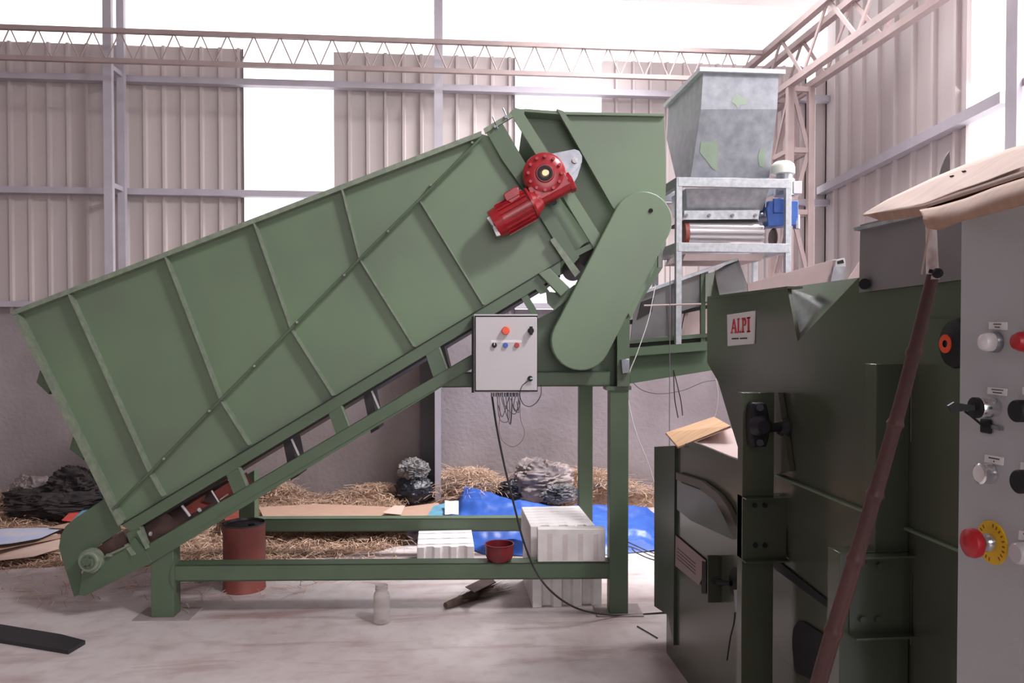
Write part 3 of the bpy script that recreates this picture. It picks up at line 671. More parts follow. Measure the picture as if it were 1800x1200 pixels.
obj('guard_angle', wy([(1157, 345), (1163, 345), (1163, 470), (1157, 470)], YH - 0.42, 0.02), SHEETM, cc)
obj('idler_frame', wy([(1108, 604), (1250, 592), (1250, 602), (1108, 613)], YCc + 0.0, 0.4), BLACKISH, cc)
# flared feed skirt
obj('flared_skirt', MB().prism([WY(1256, 477, YCc - 0.02), WY(1297, 454, YCc - 0.02), WY(1318, 512, YCc - 0.28), WY(1266, 524, YCc - 0.28)], (0, 0.008, 0)), SHEETM, cc)
obj('flared_skirt', MB().prism([WY(1240, 482, YCc - 0.03), WY(1256, 477, YCc - 0.03), WY(1270, 530, YCc - 0.12), WY(1240, 530, YCc - 0.12)], (0, 0.008, 0)), G_DARK, cc)
# infeed trough, galvanized sheet with its lit pink tone put into the colour
tr = thing('infeed_trough', 'galvanized infeed trough above the green shredder top edge, lit pink tone put into its colour', 'trough', WY(1400, 500, 4.0))
obj('side_sheet', wy([(1314, 498), (1470, 455), (1488, 498), (1316, 530)], 4.0, 0.008), PINK, tr)
obj('end_cap', wy([(1470, 457), (1485, 453), (1487, 468), (1468, 468)], 3.97, 0.03), WHITEP, tr)
obj('end_hole', wy([(1472, 459), (1482, 456), (1484, 462), (1473, 464)], 3.965, 0.004), BLACK, tr)
obj('end_sheet', wy([(1466, 468), (1487, 468), (1483, 500), (1458, 505)], 3.96, 0.006), GALV, tr)
obj('end_sheet', wy([(1485, 500), (1514, 455), (1520, 500)], 3.94, 0.006), PINK, tr)

gh = thing('galvanized_hopper', 'grey galvanized feed hopper on a galvanized stand with fluted roller', 'hopper', (WY(1290, 480, YH).x, YH, WY(1290, 600, YH).z))
H0 = YH + 0.06; H1 = YH + 0.78
A = WY(1236, 128, H0); B = WY(1369, 131, H0); Bm = WY(1366, 192, H0); Cc = WY(1352, 312, H0 + 0.14); D = WY(1214, 312, H0 + 0.14); Am = WY(1232, 192, H0)
sh = V((0, H1 - H0, 0))
dn = V((0, 0.10, 0))
dn = V((0, 0.45, 0))
A2, B2, Bm2, Cc2, D2, Am2 = A + sh, B + sh, Bm + sh, Cc + sh - dn, D + sh - dn, Am + sh
bd = MB()
bd.prism([A, B, Bm, Am], (0, 0.004, 0)).prism([Am, Bm, Cc, D], (0, 0.004, 0))
bd.sheet([A, A2, Am2, Am]).sheet([Am, Am2, D2, D]).sheet([B, B2, Bm2, Bm]).sheet([Bm, Bm2, Cc2, Cc]).sheet([A2, B2, Bm2, Am2]).sheet([Am2, Bm2, Cc2, D2])
GALVH = mat('galvanized_hopper_sheet', (0.31, 0.32, 0.345), 0.55, 0.25, col2=(0.215, 0.225, 0.25), scale=16, rvar=0.08, bump=0.04, bscale=90)
obj('hopper_body', bd, GALVH, gh)
r = MB(); e = 0.022
for p, q in ((A, B), (A, A2), (B, B2), (A2, B2)):
    r.bar(p + V((0, 0, 0.012)), q + V((0, 0, 0.012)), 0.024 if p is A and q is B else 0.024, 0.03, (0, 0, 1) if p.y != q.y else (0, 1, 0))
r = MB()
w_ = 0.03
r.box((A.x - w_, A.y - w_, A.z), (B.x + w_, A.y + 0.004, A.z + 0.026)).box((A.x - w_, A2.y, A.z), (B.x + w_, A2.y + w_, A.z + 0.026))
r.box((A.x - w_, A.y, A.z), (A.x + 0.004, A2.y, A.z + 0.026)).box((B.x - 0.004, A.y, A.z), (B.x + w_, A2.y, A.z + 0.026))
obj('rim', r, GALVB, gh)
PATCH = mat('green_paint_patch', (0.27, 0.34, 0.255), 0.6, var=0.15, scale=12)
obj('paint_patch', wy([(1288, 172), (1296, 165), (1303, 170), (1315, 176), (1312, 184), (1301, 184), (1297, 190), (1292, 183), (1286, 180)], H0 - 0.0015, 0.001), PATCH, gh)
nl = (Cc - Bm).cross(Am - Bm).normalized()
def onl(px, py):
    r_ = ray(px, py); return EYE + r_ * ((Bm - EYE).dot(nl) / r_.dot(nl)) - V((0, 0.002, 0))
for pts in ([(1232, 250), (1262, 248), (1262, 280), (1260, 300), (1252, 296), (1240, 280), (1230, 268)], [(1336, 262), (1345, 262), (1343, 296), (1335, 292), (1332, 275)]):
    obj('paint_patch', MB().prism([onl(a, b_) for a, b_ in pts], (0, 0.001, 0)), PATCH, gh)
# stand
zfoot = WY(1190, 606, YH).z
for nx, ny in ((1188, 0), (1380, 0)):
    a = WY(nx, 587, YH).x; c_ = WY(nx + 10, 587, YH).x
    for yy in (YH, YH + 0.50):
        zb_ = zfoot if nx < 1300 else WY(1385, 600, YH).z
        obj('stand_post', MB().box((a, yy, zfoot if nx < 1300 else zfoot + 0.17), (c_, yy + 0.035, WY(1290, 313, YH).z)), GALVB, gh, bevel=0.002)
ztop = WY(1290, 313, YH).z
zA, zB = WY(1290, 329, YH).z, WY(1290, 427, YH).z; zC = WY(1290, 443, YH).z
xl, xr = WY(1188, 587, YH).x, WY(1390, 587, YH).x
for yy in (YH - 0.002, YH + 0.502):
    obj('stand_rail', MB().box((xl + 0.01, yy, zA), (xr - 0.01, yy + 0.033, ztop + 0.0)), GALVB, gh, bevel=0.002)
    obj('stand_rail', MB().box((xl + 0.01, yy, zC), (xr - 0.01, yy + 0.033, zB)), GALVB, gh, bevel=0.002)
for xx in (xl, xr - 0.035):
    obj('stand_rail', MB().box((xx, YH + 0.033, zA), (xx + 0.033, YH + 0.50, ztop)), GALVB, gh)
    obj('stand_rail', MB().box((xx, YH + 0.033, zC), (xx + 0.033, YH + 0.50, zB)), GALVB, gh)
obj('outlet_funnel', MB().prism([WY(1206, 331, H0), WY(1352, 331, H0), WY(1340, 370, H0 + 0.06), WY(1208, 370, H0 + 0.06)], (0, 0.3, 0)), GALV, gh)
fb = obj('retaining_strip', wy([(1203, 370), (1336, 369), (1333, 385), (1202, 386)], H0 + 0.02, 0.006), GALVB, gh)
b = MB()
for x in (1207, 1247, 1288, 1328): b.cyl(WY(x, 378, H0 + 0.006), WY(x, 378, H0 + 0.022), 0.010, n=6)
obj('strip_bolt', b, STEELD, fb)
obj('roller_gap', wy([(1203, 386), (1332, 385), (1334, 391), (1203, 391)], H0 + 0.04, 0.3), BLACKISH, gh)
# fluted roller
p0 = WY(1206, 411, H0 + 0.10); p1 = WY(1335, 411, H0 + 0.10); Rr = 0.082
b = MB(); n = 13; pts = []
for i in range(n * 4):
    a = 2*math.pi*i/(n*4); r_ = Rr if i % 4 in (0, 1, 2) else Rr - 0.028
    pts.append(V((0, math.cos(a)*r_, math.sin(a)*r_)))
b.prism([V((p0.x, p0.y, p0.z)) + q for q in pts], (p1.x - p0.x, 0, 0))
ro = obj('fluted_roller', b, mat('bright_roller_steel', (0.85, 0.83, 0.84), 0.22, 0.8), gh, smooth=False)
obj('roller_end', MB().cyl((p0.x - 0.025, p0.y, p0.z), (p0.x, p0.y, p0.z), 0.08, n=24), REDM, ro)
obj('under_tray', wy([(1205, 446), (1345, 446), (1338, 458), (1200, 458)], H0 + 0.08, 0.4), PINK, gh)
# drive: vertical cream motor over blue gearbox
dx = WY(1376, 300, YH + 0.12)
zt1, zt2 = WY(1376, 284, YH + 0.12).z, WY(1376, 306, YH + 0.12).z
obj('motor_cap', MB().lathe([(0, zt1 - zt2), (0.045, zt1 - zt2 - 0.002), (0.066, zt1 - zt2 - 0.018), (0.072, zt1 - zt2 - 0.04), (0.072, 0), (0, 0)], (dx.x, dx.y, zt2), (0, 0, 1), 28), CREAM, gh)
obj('motor_body', MB().lathe([(0, 0), (0.062, 0), (0.062, 0.10), (0, 0.10)], (dx.x + 0.02, dx.y + 0.02, zt2 - 0.13), (0, 0, 1), 20).lathe([(0, 0), (0.05, 0), (0.05, 0.03), (0, 0.03)], (dx.x + 0.02, dx.y + 0.02, zt2 - 0.03), (0, 0, 1), 20), GALV, gh)
obj('terminal_box', wy([(1395, 318), (1410, 318), (1410, 340), (1395, 340)], YH + 0.08, 0.08), WHITEP, gh, bevel=0.003)
gb = obj('worm_gearbox', wy([(1353, 352), (1404, 352), (1404, 380), (1399, 395), (1350, 398), (1348, 365)], YH + 0.07, 0.14).prism([WY(x, y, YH + 0.06) for x, y in ((1360, 348), (1380, 348), (1380, 374), (1360, 374))], (0, 0.02, 0)), BLUEP, gh, bevel=0.006)
obj('gearbox_shaft', MB().cyl(WY(1336, 377, YH + 0.12), WY(1352, 377, YH + 0.12), 0.012, n=12).cyl(WY(1347, 330, YH + 0.1), WY(1345, 380, YH + 0.1), 0.003, n=6).cyl(WY(1400, 378, YH + 0.14), WY(1400, 402, YH + 0.14), 0.022, n=16), STEELD, gb)
obj('chain_sprocket', MB().lathe([(0, 0), (0.05, 0), (0.06, 0.01), (0.06, 0.015), (0, 0.02)], WY(1356, 418, YH + 0.12), (1, 0, 0), 24), BROWN, gh)

# thin stick and strings about the cross conveyor
tag(obj('thin_stick', MB().cyl(WY(1132, 537, YH - 0.12), WY(1232, 534, YH - 0.10), 0.005, n=8), PINK), 'thin pale horizontal stick beside the galvanized stand post', 'stick')
tag(obj('hanging_string', MB().tube([WY(1178, 462, 4.3), WY(1177, 700, 4.3), WY(1176, 1000, 4.25), WY(1178, 1145, 4.1)], 0.0022, 6), CABLEG), 'thin grey vertical string hanging in front of the shredder left edge', 'string')
tag(obj('loose_wire', MB().tube(spline([WY(x, y, 4.35) for x, y in ((1152, 500), (1140, 560), (1120, 620), (1105, 660), (1104, 700), (1118, 760), (1138, 810), (1150, 848))]), 0.0025, 6), CABLEW), 'white wire sagging from the galvanized stand past the right green leg', 'wire')
tag(obj('loose_wire', MB().tube(spline([WY(x, y, 4.66) for x, y in ((1184, 650), (1186, 700), (1192, 734))] ), 0.003, 6).tube(spline([WY(x, y, 4.66) for x, y in ((1184, 650), (1196, 700), (1200, 730))]), 0.003, 6), CABLE), 'pair of short dark wires hanging above the plywood sheet', 'wire')
tag(obj('loose_wire', MB().tube(spline([WY(x, y, 4.8) for x, y in ((1112, 672), (1130, 686), (1160, 692), (1200, 686), (1235, 672), (1258, 668))]), 0.0022, 6), CABLEG), 'thin grey wire sagging under the cross conveyor', 'wire')
tag(obj('loose_wire', MB().tube(spline([WY(x, y, 3.7) for x, y in ((1258, 665), (1262, 690), (1260, 715), (1256, 733))]), 0.002, 6), CABLEW), 'short white wire at the shredder edge above the plywood sheet', 'wire')

# ================================================================== SHREDDER (dark green, right)
KX = 1.10
def wx(pts, x, th): return MB().prism([WX(a, b_, x) for a, b_ in pts], (th, 0, 0))
sd = thing('shredder', 'dark glossy green shredder machine body at the right', 'machine', (KX + 0.3, 2.6, 0))
yb = lambda px: WX(px, 587, KX).y
def wxf(px_a, px_b, za, zb_, x, th):
    ya, yb_ = WX(px_a, 587, x).y, WX(px_b, 587, x).y
    return MB().prism([V((x, ya, za)), V((x, yb_, za)), V((x, yb_, zb_)), V((x, ya, zb_))], (th, 0, 0))
zbotm = 0.0
upper = [(1243, 523), (1384, 506), (1402, 600), (1508, 489), (1512, 487), (1700, 460), (1700, 1040), (1310, 900), (1305, 812), (1282, 737), (1262, 670), (1243, 637)]
obj('upper_side', wx(upper, KX, 0.012), G_DARK, sd)
obj('upper_body', MB().prism([WX(a, b_, KX + 0.012) for a, b_ in [(1243, 523), (1243, 637), (1262, 670), (1282, 737), (1305, 812), (1305, 900), (1316, 900), (1310, 700), (1256, 524)]], (1.0, 0, 0)), G_DARK, sd)
pa = WX(1150, 800, KX); 
lower_y0 = WX(1172, 587, KX).y; y_end = WX(1705, 587, KX).y
zl_t = WX(1310, 885, KX).z
K2 = KX + 0.004
b = MB().prism([V((K2, lower_y0, 0)), V((K2, y_end, 0)), V((K2, y_end, WX(1700, 800, K2).z)), WX(1312, 830, K2), WX(1306, 812, K2), WX(1218, 776, K2), WX(1188, 784, K2), V((K2, lower_y0, WX(1172, 790, K2).z))], (0.012, 0, 0))
obj('lower_side', b, G_DARK, sd)
obj('end_housing', MB().prism([WX(1150, 785, KX - 0.01), WX(1186, 783, KX - 0.01), V((KX - 0.01, WX(1186, 587, KX - 0.01).y, 0.10)), WX(1174, 1081, KX - 0.01), WX(1150, 1065, KX - 0.01)], (0.9, 0, 0)), mat('shadow_green_paint', (0.04, 0.058, 0.036), 0.35), sd)  # darker copy of the body green; shade of this end is in it
obj('end_panel', MB().box((KX + 0.01, lower_y0 - 0.02, 0), (KX + 0.9, lower_y0, WX(1172, 790, KX).z)), G_DARK, sd)
# steel plate bolted on top
pl = obj('top_plate', wx([(1512, 395), (1560, 383), (1700, 362), (1700, 490), (1510, 514)], KX - 0.012, 0.006), mat('grey_plate_steel', (0.27, 0.26, 0.27), 0.4, 0.15, col2=(0.22, 0.205, 0.21), scale=5), sd)
obj('plate_lip', wx([(1500, 400), (1600, 378), (1700, 355), (1700, 361), (1600, 384), (1502, 406)], KX - 0.03, 0.03), GALV, sd)
obj('plate_bolt', MB().cyl(WX(1520, 499, KX - 0.03), WX(1520, 499, KX), 0.014, n=12), BLACK, pl)
# folded glossy gusset
a_, b_, c_ = WX(1383, 505, KX + 0.13), WX(1509, 488, KX + 0.002), WX(1402, 602, KX + 0.002)
a0 = WX(1383, 505, KX + 0.002)
obj('folded_gusset', MB().sheet([a_, c_, b_]).sheet([a_, a0, c_]), mat('glossy_green_fold', (0.09, 0.11, 0.085), 0.2, coat=1.0, col2=(0.12, 0.13, 0.13), scale=25), sd)
obj('top_flange', wx([(1243, 521), (1384, 503), (1384, 507), (1243, 525)], KX - 0.008, 0.05), G_DARK, sd)
# sign
sg = obj('name_sign', wx([(1278, 553), (1326, 546), (1324, 604), (1279, 608)], KX - 0.006, 0.005), WHT, sd)
def glyph(polys, px0, px1, rows, par, mt, x=KX - 0.0075):
    # polys in unit box (u right, v up); rows: (ytopL, ytopR, ybotL, ybotR)
    b = MB(); tl, trr, bl, brr = rows
    for P in polys:
        pts = []
        for u, v in P:
            px = px0 + (px1 - px0) * u
            yt = tl + (trr - tl) * u; yb_ = bl + (brr - bl) * u
            pts.append(WX(px, yb_ + (yt - yb_) * v, x))
        b.prism(pts, (0.001, 0, 0))
    return obj('letter', b, mt, par)
SR = 0.10
LA = [[(0.42, 1), (0.62, 1), (0.98, 0.08), (0.72, 0.08)], [(0.42, 1), (0.52, 0.75), (0.22, 0.08), (0.10, 0.08)], [(0.0, 0), (0.36, 0), (0.36, 0.1), (0.0, 0.1)], [(0.6, 0), (1.05, 0), (1.05, 0.1), (0.6, 0.1)], [(0.3, 0.3), (0.78, 0.3), (0.74, 0.42), (0.34, 0.42)]]
LL = [[(0.12, 0), (0.45, 0), (0.45, 1), (0.12, 1)], [(0, 0.9), (0.6, 0.9), (0.6, 1), (0, 1)], [(0, 0), (0.95, 0), (0.95, 0.1), (0, 0.1)], [(0.82, 0.05), (0.95, 0.05), (0.95, 0.35)]]
LP = [[(0.12, 0), (0.42, 0), (0.42, 1), (0.12, 1)], [(0, 0.9), (0.6, 0.9), (0.6, 1), (0, 1)], [(0, 0), (0.55, 0), (0.55, 0.1), (0, 0.1)], [(0.42, 0.9), (0.75, 0.98), (0.95, 0.86), (0.7, 0.8), (0.42, 0.82)], [(0.68, 0.85), (0.95, 0.86), (1.0, 0.7), (0.95, 0.55), (0.68, 0.55)], [(0.42, 0.55), (0.68, 0.58), (0.95, 0.56), (0.75, 0.45), (0.42, 0.45)]]
LI = [[(0.25, 0), (0.75, 0), (0.75, 1), (0.25, 1)], [(0, 0.9), (1, 0.9), (1, 1), (0, 1)], [(0, 0), (1, 0), (1, 0.1), (0, 0.1)]]
RED = mat('red_sign_print', (0.60, 0.02, 0.05), 0.5); INK = mat('dark_print', (0.05, 0.05, 0.055), 0.6)
def yt_(px): return 561 - (px - 1284) * 0.12
def yb2(px): return 586 - (px - 1284) * 0.07
for P, x0_, x1_ in ((LA, 1284, 1295), (LL, 1295.5, 1303), (LP, 1303.5, 1311.5), (LI, 1312.5, 1318.5)):
    glyph(P, x0_, x1_, (yt_(x0_), yt_(x1_), yb2(x0_), yb2(x1_)), sg, RED)
tb = [[(i * 0.075, 0), (i * 0.075 + 0.055, 0), (i * 0.075 + 0.055, 1), (i * 0.075, 1)] for i in range(13) if i != 6]
o = glyph(tb, 1286, 1314, (594, 593, 596.5, 595.5), sg, INK); o.name = 'small_print'
# vertical posts standing out from the side, faces towards the viewer
def fin(pxl, pxr, Y, pyt, nm='side_post', y2=0.04, zb=0.0):
    x0_, x1_ = WY(pxl, 587, Y).x, min(WY(pxr, 587, Y).x, KX)
    return obj(nm, MB().box((x0_, Y, zb), (x1_, Y + y2, WY(pxl, pyt, Y).z)), G_DARK, sd, bevel=0.0015)
def bracket(pxl, pxr, Y, pyt, pyb, bolts):
    x0_, x1_ = WY(pxl, 587, Y).x, min(WY(pxr, 587, Y).x, KX)
    z1, z0 = WY(pxl, pyt, Y).z, WY(pxl, pyb, Y).z
    o_ = obj('bolted_bracket', MB().box((x0_, Y - 0.004, z0), (x1_, Y + 0.04, z1)), G_DARK, sd)
    for z in (z0, z1): obj('bracket_flange', MB().box((x0_, Y - 0.035, z - 0.005), (x1_, Y, z)), G_DARK, o_)
    for bx_, by_ in bolts:
        p = WY(bx_, by_, Y); obj('bracket_bolt', MB().cyl(p - V((0, 0.012, 0)), p, 0.008, n=6), BLACK if pxl < 1400 else G_DARK, o_)
P1, P2 = 2.43, 1.765
cp = fin(1306, 1362, P1, 690)
bracket(1306, 1386, P1, 872, 982, ((1325, 887), (1343, 887), (1326, 957), (1343, 957)))
fin(1541, 1604, P2 + 0.004, 640, y2=0.05)
fin(1480, 1604, P2, 972, y2=0.06)
bracket(1496, 1604, P2, 972, 1112, ((1515, 992), (1543, 992), (1513, 1086), (1540, 1086)))
obj('weld_bead', wy([(1602, 600), (1604, 600), (1603, 1180), (1601, 1180)], P2 - 0.003, 0.003), G_PAINT, sd)
obj('cover_panel', wx([(1606, 560), (1700, 560), (1700, 1300), (1606, 1300)], KX - 0.004, 0.004), G_DARK, sd)
obj('seam_ledge', wx([(1362, 833), (1700, 972), (1700, 977), (1362, 837)], KX - 0.012, 0.012), G_PAINT, sd)
obj('slot', wx([(1352, 985), (1366, 985), (1466, 1064), (1464, 1076), (1362, 1000)], KX - 0.003, 0.003), BLACK, sd)
obj('access_hole', wx([(1392, 1128), (1394, 1104), (1402, 1091), (1412, 1092), (1446, 1114), (1520, 1165), (1520, 1240), (1396, 1180)], KX - 0.003, 0.003), BLACK, sd)
# bearings
bb = obj('bearing_block', wy([(1324, 708), (1348, 708), (1353, 730), (1353, 768), (1348, 786), (1324, 786), (1321, 768), (1321, 730)], P1 - 0.05, 0.05), BLACK, sd, bevel=0.006)
IRON = mat('dark_cast_iron', (0.03, 0.028, 0.035), 0.45, 0.5)
obj('bearing_cap', MB().lathe([(0, -0.03), (0.02, -0.03), (0.032, -0.015), (0.036, 0.0)], WY(1336, 748, P1 - 0.05), (0, 1, 0), 24), IRON, bb)
for py_ in (716, 778): obj('bearing_bolt', MB().cyl(WY(1336, py_, P1 - 0.062), WY(1336, py_, P1 - 0.05), 0.012, n=6), IRON, bb)
obj('bearing_shaft', MB().cyl(WY(1346, 753, P1 - 0.03), WY(1372, 750, P1 - 0.03), 0.014, n=12), BLACK, sd)
obj('shaft_collar', MB().lathe([(0, -0.03), (0.02, -0.03), (0.034, -0.01), (0.034, 0.0)], WX(1384, 752, KX), (1, 0, 0), 20), IRON, sd)
obj('gusset', wx([(1362, 690), (1368, 690), (1388, 828), (1360, 832)], KX - 0.02, 0.018), G_DARK, sd)
hb = obj('hour_switch', MB().lathe([(0, -0.02), (0.02, -0.02), (0.05, -0.01), (0.055, 0.0)], WX(1684, 604, KX), (1, 0, 0), 28), BLACK, sd)
obj('switch_dial', MB().lathe([(0.008, -0.022), (0.02, -0.022), (0.02, -0.018)], WX(1678, 604, KX), (1, 0, 0), 20), ORNG, hb)
# lower left details
obj('fold_ledge', wx([(1188, 830), (1232, 845), (1262, 868), (1278, 890), (1300, 938), (1304, 938), (1304, 950), (1288, 946), (1258, 882), (1228, 857), (1188, 842)], KX - 0.02, 0.02), mat('brownish_green_ledge', (0.13, 0.115, 0.095), 0.5), sd)  # ledge toned browner than the body green
pp = [WX(1190, 842, KX - 0.004), WX(1232, 857, KX - 0.004), WX(1258, 880, KX - 0.004), WX(1292, 950, KX - 0.075), WX(1215, 915, KX - 0.075), WX(1190, 895, KX - 0.06)]
obj('slanted_panel', MB().sheet(pp), mat('glossy_green_panel', (0.075, 0.095, 0.07), 0.14, coat=0.6), sd)

obj('instruction_plate', wx([(1182, 936), (1240, 985), (1234, 1015), (1228, 1028), (1182, 990)], KX - 0.004, 0.003), mat('brown_label_plate', (0.33, 0.25, 0.24), 0.5), sd)
b = MB()
for k in range(4): b.add(*(lambda t_: (t_.v, t_.f))(wx([(1190, 962 + 6*k), (1222, 990 + 6*k), (1222, 991.2 + 6*k), (1190, 963.2 + 6*k)], KX - 0.0055, 0.001)))
obj('plate_print', b, INK, sd)
obj('slot', wx([(1234, 985), (1241, 988), (1241, 1043), (1233, 1043)], KX - 0.005, 0.004), BLACK, sd)
lb = obj('latch_plate', wy([(1244, 976), (1267, 976), (1267, 1059), (1244, 1059)], 3.02, 0.008), G_DARK, sd, bevel=0.002)
obj('latch_knob', MB().cyl(WX(1257, 1020, KX - 0.06), WX(1266, 1024, KX - 0.02), 0.016, n=12).cyl(WX(1262, 1023, KX - 0.06), WX(1285, 1025, KX - 0.03), 0.01, n=10), BLACK, lb)
b = MB(); pts = []
for i in range(24):
    a = 2*math.pi*i/24; pts.append((1292 + 11*math.cos(a), 1022 + 26*math.sin(a)))
b.add(*(lambda t_: (t_.v, t_.f))(wx(pts, KX - 0.004, 0.003)))
obj('shaft_hole', b, BLACK, sd)
sw = obj('limit_switch', wx([(1289, 1036), (1302, 1036), (1302, 1078), (1292, 1076)], KX - 0.045, 0.035), STEELD, sd, bevel=0.003)
obj('switch_lead', MB().tube(spline([WX(x, y, KX - 0.03) for x, y in ((1292, 1076), (1290, 1095), (1284, 1120), (1278, 1160))]), 0.003, 6), CABLE, sw)

# sheets lying on the lower body
tag(obj('plywood_sheet', MB().prism([WD(1170, 760, 4.05), WD(1255, 732, 3.95), WD(1284, 748, 3.45), WD(1192, 785, 3.6)], (0, 0, -0.008)), WOODL), 'small pale plywood sheet lying tilted on the shredder lower body', 'plywood')
tag(obj('board_piece', MB().prism([WD(1216, 779, 3.55), WD(1285, 752, 3.6), WD(1306, 808, 3.2)], (0.01, 0.0, -0.01)), PINKB), 'pinkish triangular board under the plywood sheet at the shredder', 'board')

# ================================================================== CABINET (far right)
CX = 0.87
yA = WX(1687, 587, CX).y; yN = 0.55
ztc = WX(1690, 350, CX).z
cab = thing('control_cabinet', 'light grey steel control cabinet with buttons at the right edge', 'cabinet', (CX + 0.25, (yA + yN)/2, 0))
obj('cabinet_body', MB().box((CX + 0.015, yN, 0), (CX + 0.5, yA, ztc)), CABG, cab, bevel=0.004)
obj('cabinet_door', MB().box((CX, yN + 0.01, 0.06), (CX + 0.015, yA - 0.0, ztc - 0.004)), CABG, cab, bevel=0.003)
XN = V((-1, 0, 0))
def cl(px, py): return WX(px, py, CX)
def disc(nm, px, py, prof, mt, par, n=28): return obj(nm, MB().lathe(prof, cl(px, py), XN, n), mt, par)
CH = STEEL
lamp_m = mat('milky_lamp_lens', (0.72, 0.70, 0.71), 0.25)
p = disc('bezel', 1752, 601, [(0, 0), (0.0165, 0), (0.0165, 0.006), (0.015, 0.009), (0, 0.009)], STEELD, cab)
p['label'] = 'dark bezel of the white lamp'
disc('pilot_lamp', 1752, 601, [(0.0145, 0.009), (0.0145, 0.018), (0.012, 0.024), (0.006, 0.027), (0, 0.028)], lamp_m, p)
ks = disc('key_switch', 1750, 716, [(0, 0), (0.0145, 0), (0.0155, 0.004), (0.0155, 0.028), (0.014, 0.030)], CH, cab)
disc('switch_collar', 1750, 716, [(0.0, 0.03), (0.0165, 0.03), (0.0165, 0.036), (0.010, 0.037), (0, 0.037)], BLACK, ks)
q = cl(1750, 716) + XN * 0.037
obj('key', MB().prism([q + V(v) for v in ((0, 0.0, -0.004), (0, 0, 0.004), (-0.016, 0.002, 0.006), (-0.030, 0.006, 0.009), (-0.040, 0.006, 0.003), (-0.034, 0.006, -0.008), (-0.018, 0.002, -0.005))], (0, -0.004, 0)), BLACK, ks)
kq = cl(1736, 748)
obj('key_ring', MB().tube([cl(1733, 722) + XN * 0.036, cl(1738, 730) + XN * 0.03, kq + XN * 0.008], 0.002, 8), BLACK, ks)
obj('spare_key', MB().box((-0.006, -0.013, -0.012), (-0.001, 0.011, 0.011), o=kq), BLACK, ks, bevel=0.0025)
obj('key_blade', MB().bar(kq + V((-0.003, -0.012, 0.0)), kq + V((-0.003, -0.036, -0.001)), 0.006, 0.0018, XN), STEELD, ks)
pb = disc('push_button', 1742, 832, [(0, 0), (0.0165, 0), (0.0165, 0.004), (0.0155, 0.006), (0.0155, 0.014), (0.0165, 0.016), (0.0165, 0.019), (0.0135, 0.021)], CH, cab)
disc('button_face', 1742, 832, [(0, 0.0205), (0.012, 0.0205), (0.0135, 0.021), (0.0135, 0.018)], lamp_m, pb)
es = disc('stop_plate', 1745, 953, [(0, 0), (0.034, 0), (0.034, 0.0025), (0, 0.0025)], YELL, cab, 40)
es['label'] = 'round yellow backing plate'
b = MB()
for i in range(22):
    if 3 < i % 11 < 6: continue
    a = 2*math.pi*i/22; c_ = cl(1745, 953) + XN * 0.0027 + V((0, math.cos(a), math.sin(a))) * 0.0275
    b.box((-0.0003, -0.0012, -0.0028), (0, 0.0012, 0.0028), Matrix.Rotation(a, 3, 'X') @ Matrix.Rotation(math.pi/2, 3, 'X'), c_)
obj('plate_print', b, mat('brown_print', (0.25, 0.10, 0.01), 0.5), es)
disc('stop_stem', 1745, 953, [(0.0145, 0.002), (0.0145, 0.012), (0.013, 0.014), (0.013, 0.02)], CH, es)
disc('stop_head', 1745, 953, [(0.010, 0.018), (0.015, 0.022), (0.0225, 0.028), (0.0235, 0.034), (0.022, 0.040), (0.015, 0.045), (0.006, 0.047), (0, 0.0472)], REDK, es)
disc('pilot_lamp', 1812, 600, [(0, 0), (0.0165, 0), (0.0165, 0.008), (0.0145, 0.010), (0.0145, 0.018), (0.011, 0.025), (0, 0.027)], REDK, cab)['label'] = 'red lamp cut by the frame edge'
disc('selector_switch', 1808, 722, [(0, 0), (0.0165, 0), (0.0165, 0.02), (0.015, 0.022), (0, 0.022)], BLACK, cab)
disc('selector_switch', 1812, 846, [(0, 0), (0.0175, 0), (0.0175, 0.02), (0.0155, 0.022), (0, 0.022)], BLACK, cab)
disc('push_button', 1806, 972, [(0, 0), (0.0165, 0), (0.0165, 0.016), (0.0135, 0.02), (0, 0.02)], WHITEP, cab)
def lab(pts, rows, seed):
    o_ = obj('button_label', wx(pts, CX - 0.0012, 0.001), WHT, cab)
    (xa, ya), (xb, yb_), (xc, yc), (xd, yd) = pts
    b = MB(); random.seed(seed)
    for (v, u0, u1) in rows:
        u = u0
        while u < u1:
            w = random.uniform(0.03, 0.06)
            def P(uu, vv):
                return WX(xa + (xb - xa)*uu, (ya + (yb_ - ya)*uu)*(1 - vv) + (yd + (yc - yd)*uu)*vv, CX - 0.0016)
            b.prism([P(u, v), P(min(u + w, u1), v), P(min(u + w, u1), v + 0.16), P(u, v + 0.16)], (0.0003, 0, 0))
            u += w + 0.018
    obj('label_print', b, INK, o_)
lab([(1738, 566), (1770, 566), (1770, 580), (1738, 578)], ((0.2, 0.25, 0.68), (0.6, 0.32, 0.6)), 1)
lab([(1736, 680), (1770, 683), (1769, 696), (1735, 692)], ((0.2, 0.2, 0.8), (0.6, 0.26, 0.74)), 2)
lab([(1731, 798), (1764, 804), (1763, 818), (1730, 812)], ((0.25, 0.2, 0.78), (0.62, 0.45, 0.52)), 3)
lab([(1797, 680), (1830, 683), (1830, 697), (1797, 693)], ((0.2, 0.2, 0.8),), 4)
lab([(1794, 812), (1830, 818), (1830, 832), (1793, 826)], ((0.2, 0.2, 0.8),), 5)
lab([(1791, 932), (1830, 938), (1830, 954), (1790, 948)], ((0.2, 0.2, 0.8),), 6)
random.seed(11)

